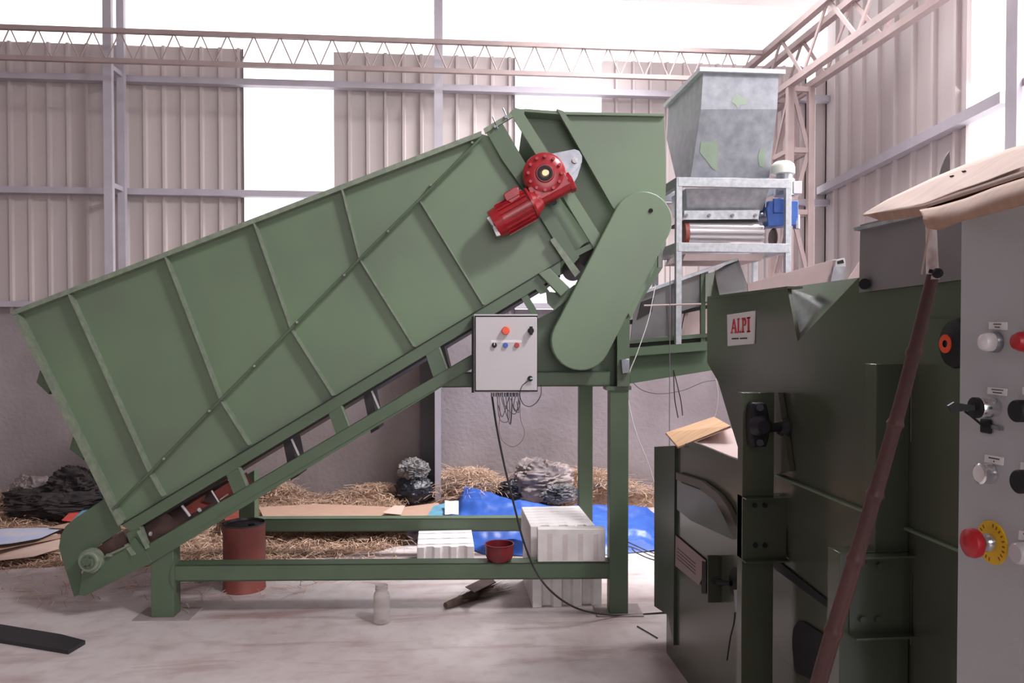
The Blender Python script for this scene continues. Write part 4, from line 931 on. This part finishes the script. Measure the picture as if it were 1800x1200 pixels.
# cardboard lying over the cabinet top
cbx = thing('cardboard_sheet', 'folded brown cardboard sheet drooping over the grey cabinet top', 'cardboard', (1.0, 1.2, ztc))
def card_top(u, v):     # u along from tip to right, v near->far edge
    lo = [(1517, 377, 1.75), (1560, 372, 1.62), (1625, 362, 1.45), (1690, 341, 1.3), (1760, 318, 1.18), (1850, 288, 1.05)]
    hi = [(1518, 375, 1.76), (1560, 350, 1.72), (1640, 312, 1.68), (1700, 287, 1.6), (1770, 262, 1.5), (1870, 232, 1.38)]
    def s(L_, t):
        k = min(int(t * 5), 4); f = t * 5 - k; a, b_ = L_[k], L_[k+1]; return [a[i] + (b_[i] - a[i]) * f for i in range(3)]
    a, b_ = s(lo, u), s(hi, u); px, py, d = [a[i] + (b_[i] - a[i]) * v for i in range(3)]
    py += 1.2 * math.sin(u * 19 + v * 3) * v * (1 - v) * 4
    return WD(px, py, d)
o = obj('top_ply', MB().grid(card_top, 40, 8), CARDL, cbx)
sm = o.modifiers.new('solid', 'SOLIDIFY'); sm.thickness = 0.004; sm.offset = -1
def card_low(u, v):
    top = [(1618, 372, 1.40), (1650, 366, 1.34), (1700, 352, 1.25), (1750, 333, 1.15), (1850, 302, 1.0)]
    bot = [(1632, 398, 1.34), (1655, 402, 1.30), (1700, 386, 1.18), (1750, 372, 1.10), (1850, 343, 0.96)]
    def s(L_, t):
        k = min(int(t * 4), 3); f = t * 4 - k; a, b_ = L_[k], L_[k+1]; return [a[i] + (b_[i] - a[i]) * f for i in range(3)]
    a, b_ = s(top, u), s(bot, u); px, py, d = [a[i] + (b_[i] - a[i]) * v for i in range(3)]
    return WD(px, py, d - 0.03 * math.sin(v * math.pi))
o = obj('lower_flap', MB().grid(card_low, 30, 8), CARD, cbx)
sm = o.modifiers.new('solid', 'SOLIDIFY'); sm.thickness = 0.004; sm.offset = 1
def card_mid(u, v):
    a = card_top(0.03 + u * 0.97, 0.0); b_ = WD(1600 + 240 * u, 376 - 66 * u - 6 * v, 1.65 - 0.5 * u)
    return a.lerp(b_, v) - V((0, 0, 0.012 * math.sin(v * math.pi)))
def card_in(u, v):
    uu = 0.30 + 0.7 * u; a = card_top(uu, 0.03); b_ = card_low(u, 0.15); a = EYE + (a - EYE) * 1.02; b_ = EYE + (b_ - EYE) * 1.14
    k = math.sin(v * math.pi); c_ = a.lerp(b_, v); return EYE + (c_ - EYE) * (1 + 0.10 * k)
obj('gap_filler_ply', MB().grid(card_in, 24, 8), CARD, cbx)  # added surface that closes the gap so the fold looks dark inside
o = obj('under_ply', MB().grid(lambda u, v: card_top(u * 0.42, 0.0) + V((0.012, 0.03, -0.014)) * v * min(1, u * 2.5), 24, 4), CARD, cbx)
obj('slot_hole', MB().prism([WD(x, y, 1.55) for x, y in ((1669, 309), (1676, 307.5), (1679, 310), (1671, 312))], (0, 0.001, 0)).prism([WD(x, y, 1.52) for x, y in ((1690, 300.5), (1697, 299), (1700, 302), (1693, 303.5))], (0, 0.001, 0)), BLACK, cbx)
o = obj('torn_ply', MB().grid(lambda u, v: card_top(0.33 + 0.55 * u, 0.12 + 0.10 * v * (0.4 + u)) + V((-0.004, -0.004, 0.004)), 24, 3), CARDL, cbx)

# bamboo pole with blade
Pt = WD(1636, 398, 1.52); Pm = WD(1640, 482, 1.52); Pb = WD(1466, 1120, 1.66)
dirp = (Pb - Pm); tfl = -Pm.z / dirp.z; Pf = Pm + dirp * tfl
bp = thing('bamboo_pole', 'brown bamboo pole with peeled white top leaning before the green shredder', 'pole', (Pf.x, Pf.y, 0))
path = []; rad = []
Ls = [0.0, 0.155, 0.30, 0.42, 0.60, 0.80, 1.0]
for i in range(0, 61):
    t_ = i / 60.0; p = Pm.lerp(Pf, t_) + V((0.0, 0, 0)) + rt * (0.008 * math.sin(t_ * 7))
    r_ = 0.0125 + 0.008 * min(1, t_ * 2.2)
    path.append(p); rad.append(r_)
nodes = [0.17, 0.43, 0.66, 0.9]
ps, rs = [], []
for i in range(241):
    t_ = i / 240.0 * 0.999; p = Pm.lerp(Pf, t_) + rt * (0.006 * math.sin(t_ * 9)); r_ = 0.0115 + 0.0055 * min(1, t_ * 2.2)
    for nd in (0.09, 0.175, 0.262, 0.345, 0.44, 0.56, 0.72, 0.88):
        r_ += 0.0034 * math.exp(-((t_ - nd) / 0.0035) ** 2)
    ps.append(p); rs.append(r_)
obj('culm', MB().tube(ps, rs, 16), BAMB, bp)
Pw = WD(1632, 396, 1.50)
obj('peeled_tip', MB().tube([Pm + V((0, 0, -0.01)), Pm.lerp(Pt, 0.5), Pt + V((0, 0, 0.02))], [0.0115, 0.010, 0.0095], 14), BAMBW, bp)
obj('split_strip', MB().tube([WD(1620, 482, 1.5), WD(1627, 440, 1.5), WD(1634, 404, 1.5)], 0.0018, 6), CARDL, bp)
obj('clamp_bolt', MB().cyl(WD(1633, 476, 1.5), WD(1652, 480, 1.49), 0.004, n=8).lathe([(0, -0.008), (0.008, -0.006), (0.010, 0), (0.008, 0.006), (0, 0.008)], WD(1648, 480, 1.49), (0, 1, 0), 14), BLACK, bp)
Bq = [WD(x, y, 1.72) for x, y in ((1651, 312), (1656, 292), (1662, 276), (1669, 265), (1670, 280), (1670, 306), (1668, 330), (1650, 345))]
obj('blade', MB().prism(Bq, fw * 0.003), mat('dull_blade_steel', (0.09, 0.07, 0.075), 0.5, 0.3), bp)
obj('blade_socket', MB().tube([Pt, WD(1648, 360, 1.62), WD(1657, 338, 1.72)], 0.008, 10), BROWN, bp)

# ================================================================== FLOOR THINGS
# drum
dc = WZ(430, 1034); dr_ = 0.126; dz = 0.405
d_ = thing('steel_drum', 'rusty red steel drum standing under the low end of the green conveyor', 'drum', (dc.x, dc.y, 0))
obj('drum_body', MB().lathe([(0, 0.004), (dr_ - 0.004, 0.004), (dr_, 0.0), (dr_, 0.012), (dr_ - 0.002, 0.02), (dr_ - 0.002, dz - 0.03), (dr_, dz - 0.02), (dr_, dz - 0.008)], dc, (0, 0, 1), 48), DRUM, d_)
obj('drum_lid', MB().lathe([(dr_, dz - 0.01), (dr_ + 0.002, dz), (dr_ - 0.006, dz + 0.002), (dr_ - 0.010, dz - 0.012), (0, dz - 0.010)], dc, (0, 0, 1), 48), DRUMT, d_)
obj('bung', MB().cyl(dc + V((0.05, -0.03, dz - 0.012)), dc + V((0.05, -0.03, dz - 0.004)), 0.02, n=16), BLACK, d_)
# jar
jc = WZ(671, 1094)
jr = 0.044
j = thing('glass_jar', 'empty clear glass jar standing on the floor before the rail', 'jar', (jc.x, jc.y, 0))
obj('jar_body', MB().lathe([(0, 0.002), (jr - 0.006, 0.002), (jr, 0.008), (jr, 0.03), (jr - 0.001, 0.06), (jr, 0.09), (jr - 0.001, 0.12), (jr, 0.145), (jr - 0.004, 0.163), (jr - 0.013, 0.175), (jr - 0.013, 0.180)], jc, (0, 0, 1), 32), GLASS, j)
obj('jar_mouth', MB().lathe([(jr - 0.013, 0.176), (jr - 0.009, 0.180), (jr - 0.009, 0.186), (jr - 0.012, 0.188), (jr - 0.009, 0.191), (jr - 0.010, 0.203), (jr - 0.014, 0.205), (jr - 0.015, 0.18)], jc, (0, 0, 1), 32), GLASS, j)
# red bowl on the rail
rz = m(878, 990.5, 0.05).z
bc = m(878, 992, 0.055); bc.z = m(878, 990, 0.005).z + 0.001
w = thing('red_bowl', 'round dark red plastic bowl sitting on the near green rail', 'bowl', bc)
obj('bowl_wall', MB().lathe([(0, 0), (0.055, 0), (0.068, 0.01), (0.078, 0.035), (0.080, 0.065), (0.079, 0.088), (0.083, 0.092), (0.083, 0.097), (0.076, 0.097), (0.074, 0.06), (0.07, 0.03), (0.055, 0.008), (0, 0.006)], bc, (0, 0, 1), 40), BOWL, w)
# foam blocks: each a moulded slab standing on edge with vertical grooves
def foam(x0, x1, y0, y1, z0, z1, ng=4, gd=0.03):
    b = MB(); n = ng * 2 - 1; pts = []; step = (x1 - x0) / n
    for k in range(n):
        y = y0 + (gd if k % 2 else 0.0); xa, xb = x0 + k*step, x0 + (k+1)*step; s_ = 0.006
        pts += [(xa + (s_ if k else 0), y), (xb - (s_ if k < n - 1 else 0), y)]
    front = pts; back = [(x1, y1), (x0, y1)]
    P = [V((a, b_, z0)) for a, b_ in front + back]
    return b.prism(P, (0, 0, z1 - z0))
def foam_thing(x0, x1, y0, y1, z0, z1, label, group, gd=0.03, smooth_face=False):
    if smooth_face: b = MB().box((x0, y0, z0), (x1, y1, z1))
    else: b = foam(x0, x1, y0, y1, z0, z1, gd=gd)
    o_ = obj('foam_block', b, FOAM, bevel=0.004); tag(o_, label, 'foam block', group); return o_
# left row
a = WZ(733, 1010); c_ = WZ(834, 1010); xA, xB, yN_ = a.x, c_.x, a.y
names = ['frontmost', 'second', 'third', 'fourth', 'fifth', 'rearmost']
for k in range(6):
    y0 = yN_ + k * 0.072
    foam_thing(xA, xB, y0, y0 + 0.066, 0.0, 0.176 + 0.003 * (k % 2), 'white foam block standing in the left row beside the red bowl, %s of six' % names[k], 'left row of foam blocks', 0.03 if k == 0 else 0.007)
# right pile, two layers
a = WZ(934, 1068); c_ = WZ(1058, 1068); xA, xB, yN_ = a.x, c_.x, max(a.y, m(1000, 1000, 0.13).y)
yN_ = m(1060, 1000, 0.14).y + 0.01; xA = WY(936, 1060, yN_).x; xB = WY(1058, 1060, yN_).x
zL = 0.262
nm7 = ['frontmost', 'second', 'third', 'fourth', 'fifth', 'sixth', 'rearmost']
for k in range(7):
    y0 = yN_ + k * 0.074
    foam_thing(xA, xB, y0, y0 + 0.068, 0.0, zL, 'white foam block in the lower layer of the right pile, %s of seven' % nm7[k], 'lower layer of the right foam pile', 0.03 if k == 0 else 0.007)
for k in range(7):
    y0 = yN_ + 0.01 + k * 0.074
    foam_thing(xA - 0.01, xB - 0.04, y0, y0 + 0.068, zL + 0.001, zL + 0.20, 'white foam block in the upper layer of the right pile, %s of seven' % nm7[k], 'upper layer of the right foam pile', 0.03 if k == 0 else 0.007)
fz = m(1000, 989, 0.0).z + 0.002
p = m(945, 989, 0.01); q = m(1064, 989, 0.01); p.z = q.z = fz
b = MB(); hgt = m(945, 930, 0.01).z - fz
b.prism([p, q, q + V((0, 0, hgt)), p + V((0, 0, hgt))], MYD * 0.07)
o = obj('foam_block', b, FOAM, bevel=0.004); tag(o, 'flat-faced dusty foam block standing on the near green rail', 'foam block')
for k in range(4):
    xx = 962 + k * 27
    pt = mp([(xx, 938 + (k % 2) * 2), (xx + 9, 938), (xx + 9, 985), (xx, 985)], 0.0095)
    g_ = obj('groove_shade', MB().prism(pt, MYD * 0.001), FOAMD, o)
    g_.matrix_parent_inverse = Matrix.Identity(4)
    for v in g_.data.vertices: pass
# broom and dustpan
H = WZ(783, 1064, 0.025); T = WZ(900, 1022, 0.03)
br_ = thing('hand_broom', 'dark brown fibre hand broom lying on the floor under the rail', 'broom', (H.x, H.y, 0))
H1_ = H.lerp(T, 0.42)
obj('broom_handle', MB().tube([H, H.lerp(T, 0.1), H.lerp(T, 0.25), H1_], [0.017, 0.022, 0.025, 0.032], 14), BRISTLE, br_)
b = MB(); ddir = (T - H).normalized(); sdv = V((-ddir.y, ddir.x, 0))
for i in range(420):
    s0 = H.lerp(T, random.uniform(0.12, 0.5)) + sdv * random.uniform(-0.02, 0.02) + V((0, 0, random.uniform(-0.015, 0.02)))
    e0 = s0 + ddir * random.uniform(0.12, 0.28) + sdv * random.uniform(-0.09, 0.05) + V((0, 0, random.uniform(-0.015, 0.01)))
    e0.z = max(e0.z, 0.003); s0.z = max(s0.z, 0.004)
    b.add([s0, s0 + sdv*0.004, e0 + sdv*0.002, e0], [[0, 1, 2, 3]])
obj('broom_fibres', b, BRISTLE, br_)
a, b1, c_, d1 = WZ(822, 1040, 0.0), WZ(830, 1046, 0.0), WZ(905, 1012, 0.0), WZ(870, 1008, 0.0)
dp = MB().prism([WZ(818, 1032, 0.06), WZ(835, 1042, 0.06), WZ(872, 1024, 0.05), WZ(860, 1012, 0.05)], (0, 0, 0.004)).prism([WZ(818, 1032, 0.06), WZ(835, 1042, 0.06), WZ(835, 1042, 0.10), WZ(818, 1030, 0.10)], (0.002, 0.002, 0)).prism([WZ(835, 1042, 0.06), WZ(872, 1024, 0.05), WZ(872, 1022, 0.075), WZ(835, 1040, 0.085)], (0, 0.002, 0))
tag(obj('dustpan', dp, BROWN), 'small metal dustpan lying on the brown hand broom', 'dustpan')
# dark steel strip lower left
b = MB().prism([WZ(-90, 1088), WZ(108, 1121), WZ(150, 1132), WZ(120, 1150), WZ(-90, 1115)], (0, 0, 0.02))
tag(obj('steel_strip', b, HINGE), 'black steel strip lying on the floor in the lower left corner', 'steel strip')
tag(obj('steel_rod', MB().cyl(WZ(1120, 1100, 0.004), WZ(1156, 1121, 0.004), 0.003, n=6), CABLE), 'short thin dark rod on the floor right of the right leg', 'rod')

# straw
def zn(x, y, s=1.0): return noise.noise(V((x * s, y * s, 3.1)))
def mound_h(x, y):
    w_ = min(1, max(0, (y - 5.6) / 1.2)); h = 0.015 + 0.06 * w_ + 0.05 * w_ * zn(x, y, 1.7) + 0.02 * zn(x, y, 6)
    for cx, cy, rr, hh in HEAPS: h += hh * math.exp(-((x - cx)**2 + (y - cy)**2) / rr**2)
    return h
def heap(px, py, rr, hh, y=YW - 0.25):
    return (xat(px, y), y, rr, hh)
HEAPS = [heap(660, 0, 0.28, 0.12), heap(830, 0, 0.33, 0.17), heap(790, 0, 0.2, 0.1), heap(480, 0, 0.22, 0.14), heap(1010, 0, 0.2, 0.12), heap(1060, 0, 0.35, 0.14), heap(40, 0, 0.5, 0.12), heap(890, 0, 0.3, 0.05)]
def straw_patch(name, label, cat, inside, box, n, seed, lift=0.0, ln=(0.05, 0.16)):
    rnd = random.Random(seed); b = MB(); x0, x1, y0, y1 = box; cnt = 0
    while cnt < n:
        x = rnd.uniform(x0, x1); y = rnd.uniform(y0, y1); w_ = inside(x, y)
        if w_ <= 0 or rnd.random() > w_: continue
        cnt += 1
        a = rnd.uniform(0, math.pi * 2); l = rnd.uniform(*ln); z = mound_h(x, y) * (1 if w_ > 0.3 else 0.3) + rnd.uniform(0.0, 0.02) + lift
        u = V((math.cos(a), math.sin(a), rnd.uniform(-0.15, 0.3))); s_ = V((-math.sin(a), math.cos(a), rnd.uniform(-0.5, 0.5))).normalized() * rnd.uniform(0.002, 0.0048)
        p0 = V((x, y, z)); p1 = p0 + u * l * 0.5 + V((rnd.uniform(-.01, .01), rnd.uniform(-.01, .01), rnd.uniform(0, 0.01))); p2 = p0 + u * l + V((0, 0, rnd.uniform(-0.03, 0.0)))
        for p in (p1, p2):
            p.y = min(p.y, YW - 0.01); p.z = max(p.z, 0.004)
        p0.y = min(p0.y, YW - 0.01)
        b.add([p0, p0 + s_, p1 + s_, p1, p2 + s_, p2], [[0, 1, 2, 3], [3, 2, 4, 5]])
    o_ = obj(name, b, STRAW, smooth=False); tag(o_, label, cat, kind='stuff'); return o_
def mound(name, fn_in, box, label):
    x0, x1, y0, y1 = box
    def fn(u, v):
        x = x0 + (x1 - x0)*u; y = y0 + (y1 - y0)*v; return V((x, y, (mound_h(x, y) * min(1, max(0, fn_in(x, y) - 0.55) * 2.2) - 0.004)))
    o_ = obj(name, MB().grid(fn, 160, 50), DUSTF); tag(o_, label, 'straw', kind='stuff'); return o_
xR1 = xat(1175)
def in_left(x, y):   # straw strip from the left edge to the foam row
    yb_ = 5.45 + 0.16 * (x + 1.5) + 0.12 * math.sin(x * 2.1 + 1) + 0.15 * zn(x, y, 3)
    lim = WZ(715, 960).x + 0.2 * zn(x, y, 2)
    if y < yb_ - 0.7 or (x > lim and y < 6.7): return 0.0
    if x > lim: return 0.8 if y > 6.95 else 0.15
    return 0.14 if y < yb_ else min(1, (y - yb_) * 3 + 0.3)
mound('straw_litter', in_left, (XL + 0.3, xR1, 5.0, YW - 0.012), 'brown straw litter bed along the foot of the rear wall')
straw_patch('loose_straw', 'loose dry straw scattered over the floor along the rear wall', 'straw', in_left, (-4.3, xR1, 4.6, YW - 0.04), 19000, 3)
straw_patch('straw_heap', 'heaps of pale straw against the rear wall by the sacks', 'straw', lambda x, y: min(1, 6 * sum(hh * math.exp(-((x - cx)**2 + (y - cy)**2)/rr**2) for cx, cy, rr, hh in HEAPS[:6])), (xat(420), xR1, 6.6, YW - 0.05), 3500, 5, 0.015, (0.06, 0.2))

# blue tarpaulin
def tarp_fn(u, v):
    pts_n = [WZ(x, y) for x, y in ((772, 945), (850, 975), (920, 978), (1000, 980), (1080, 975), (1165, 968))]
    pts_f = [WZ(x, y, 0.13) for x, y in ((800, 868), (850, 874), (920, 884), (1000, 888), (1080, 888), (1165, 888))]
    def s(L_, t): k = min(int(t*5), 4); f = t*5 - k; return L_[k].lerp(L_[k+1], f)
    p = s(pts_n, u).lerp(s(pts_f, u), v); p.y = min(p.y, YW - 0.12)
    h = min(0.11, mound_h(p.x, p.y)) * v + 0.03
    f1 = 0.5 + 0.5 * math.sin(p.x * 9 + p.y * 15 + 5.5 * zn(p.x, p.y, 1.8)); f2 = zn(p.x + 3, p.y, 5)
    h += (0.055 * f1 ** 3 * (1 - v)**0.6 + 0.03 * f2 * (1 - 0.5*v) + 0.012 * zn(p.x, p.y, 14)) + 0.03 * v
    if v > 0.6: h += (0.075 - 0.06 * u) * (v - 0.6) / 0.4
    e = min(u, 1 - u, v, 1 - v) * 12
    return V((p.x, p.y, max(0.004, h * min(1, 0.15 + e))))
tag(obj('tarpaulin', MB().grid(tarp_fn, 140, 60), TARP), 'crumpled bright blue tarpaulin spread on the floor behind the right leg', 'tarpaulin')
def pale(u, v):
    a = WZ(705, 950).lerp(WZ(765, 962), u); b_ = WZ(738, 925).lerp(WZ(790, 935), u); p = a.lerp(b_, v)
    return V((p.x, p.y, 0.03 + 0.03 * abs(zn(p.x, p.y, 9)) + 0.015 * math.sin(u * 14 + v * 6)))
tag(obj('plastic_sheet', MB().grid(pale, 24, 16), TARPL), 'small crumpled pale blue plastic left of the left foam row', 'plastic sheet')
b = MB()
for y0, y1, a0 in ((963, 978, 0), (958, 972, 1), (970, 984, 2)):
    b.tube(spline([WZ(1095 + 8*a0, y0 - 6, 0.09), WZ(1120, y0 + 2, 0.08), WZ(1150, y1, 0.04), WZ(1180, y1 + 2, 0.01)]), 0.004, 6)
tag(obj('dark_cord', b, CABLE), 'dark cords across the right edge of the blue tarpaulin', 'cord')

# flat sheets on the floor
def flat(name, pts, z, mt, label, cat, th=0.004):
    P = [WZ(x, y, z + (pz[0] if pz else 0)) for x, y, *pz in pts]
    return tag(obj(name, MB().prism(P, (0, 0, th)), mt), label, cat)
flat('cardboard_piece', [(-60, 975, 0.0), (30, 955, 0.03), (100, 938, 0.05), (112, 962, 0.02), (60, 978, 0.0), (0, 985, 0)], 0.06, CARDL, 'flat brown cardboard piece on straw at the left edge, nearest one', 'cardboard')
flat('cardboard_piece', [(-50, 958), (30, 944), (108, 926), (106, 946), (40, 958), (-40, 975)], 0.105, CARD, 'flat brown cardboard piece under the printed blue sheet at left', 'cardboard')
flat('printed_sheet', [(-80, 936), (20, 929), (112, 928), (70, 946), (20, 955), (-80, 965)], 0.135, TARPL, 'pale blue printed sheet on the straw at the left edge', 'sheet')
flat('printed_sheet', [(108, 915), (128, 896), (150, 888), (172, 888), (165, 912), (140, 919)], 0.15, REDC, 'red printed card on straw behind the conveyor tail', 'card')
flat('printed_sheet', [(124, 918), (142, 900), (156, 889), (185, 889), (185, 916)], 0.160, TEAL, 'teal blue printed card lying beside the red card', 'card')
flat('cardboard_piece', [(85, 928), (200, 900), (215, 910), (200, 925), (130, 930)], 0.145, CARD, 'brown cardboard piece under the red and teal cards', 'cardboard')
flat('cardboard_piece', [(455, 892), (560, 886), (660, 890), (700, 893), (770, 884), (785, 900), (760, 925), (470, 925)], 0.14, CARD, 'long brown cardboard sheet behind the far green rail', 'cardboard')
flat('cardboard_piece', [(672, 902), (693, 889), (712, 889), (705, 905)], 0.165, CARDL, 'small bent cardboard flap before the black sack', 'cardboard')
flat('cardboard_piece', [(395, 885), (440, 880), (450, 905), (395, 915)], 0.16, REDM, 'reddish scrap piece behind the steel drum', 'scrap')
flat('printed_sheet', [(752, 906), (762, 890), (784, 884), (800, 892), (790, 912), (758, 912)], 0.17, TEAL, 'small teal card at the left edge of the blue tarpaulin', 'card')
def paper(u, v):
    p = WZ(782 + 24*u, 908 - 18*v, 0.185); return V((p.x, p.y, 0.20 + 0.02*zn(p.x, p.y, 12) + 0.03*v))
o = obj('crumpled_paper', MB().grid(paper, 10, 8), PAPER); tag(o, 'crumpled white paper beside the blue tarpaulin', 'paper')

# sacks and rags
def blob(c, r, seed, crease=0.18, fr=4.0, n=80):
    def fn(u, v):
        th = u * 2 * math.pi; ph = (v - 0.5) * math.pi
        d = V((math.cos(ph) * math.cos(th), math.cos(ph) * math.sin(th), math.sin(ph)))
        w0 = V((noise.noise(d * 2 + V((seed, 5, 0))), noise.noise(d * 2 + V((0, seed, 9))), 0)) * 0.8
        k = 1 + crease * (0.9 * noise.noise(d * 1.3 + V((seed, 0, 0))) + 1.0 * abs(noise.noise((d + w0) * fr * 0.55 + V((0, seed, 0)))) + 0.45 * abs(noise.noise((d + w0) * fr * 1.4 + V((0, 0, seed)))) - 0.3)
        p = V(c) + V((d.x * r[0], d.y * r[1], d.z * r[2])) * k
        p.z = max(p.z, 0.005); p.y = min(p.y, YW - 0.015); return p
    return MB().grid(fn, n, n)
def sack(px, py_base, w, h, dep, y, seed, crease=0.22, fr=4, z0=0.06):
    x = WY(px, 800, y).x; return blob((x, y, z0 + h/2), (w/2, dep/2, h/2), seed, crease, fr)
sk = thing('tied_sack', 'black sack with crumpled grey plastic on top by the lilac post', 'sack', (xat(727, 7.05), 7.0, 0.05))
obj('sack_body', sack(727, 0, 0.33, 0.27, 0.3, 7.0, 1.0, 0.2, 3, 0.06), BAGB, sk)
obj('sack_top', sack(726, 0, 0.26, 0.20, 0.24, 7.0, 4.0, 0.3, 6, 0.26), BAGG, sk)
o = sack(950, 0, 0.56, 0.40, 0.40, 6.98, 9.0, 0.26, 4.5, 0.05); 
tag(obj('plastic_sack', o, BAGP), 'large pinkish grey crumpled plastic sack against the rear wall', 'sack')
tag(obj('plastic_sack', sack(985, 0, 0.30, 0.16, 0.2, 6.76, 5.0, 0.3, 6, 0.10), BAGG), 'crumpled grey black plastic in front of the pinkish grey sack', 'sack')
tag(obj('plastic_sack', sack(905, 0, 0.30, 0.17, 0.25, 6.95, 7.0, 0.3, 4, 0.10), BAGB), 'flat black sack left of the pinkish grey sack', 'sack')
tag(obj('straw_bundle', sack(1010, 0, 0.10, 0.2, 0.1, 7.1, 2.0, 0.3, 5, 0.08), WOODL), 'small orange brown bundle right of the pinkish grey sack', 'bundle')
for (px, w, h, dp_, y, sd_, mt, lb_) in ((75, 0.62, 0.22, 0.4, 6.95, 3.0, CLOTHD, 'dark crumpled rag lying at the left end of the rag heap'), (135, 0.45, 0.36, 0.4, 7.0, 6.0, CLOTHD, 'black tall rag bundle behind the conveyor tail'), (110, 0.8, 0.2, 0.4, 6.7, 8.0, CLOTHD, 'low dark rag spread in front of the rag heap'), (55, 0.36, 0.28, 0.3, 7.1, 12.0, BAGP, 'dull grey sack at the back of the rag heap')):
    tag(obj('rag', sack(px, 0, w, h, dp_, y, sd_, 0.3, 5, 0.06), mt), lb_, 'rag')
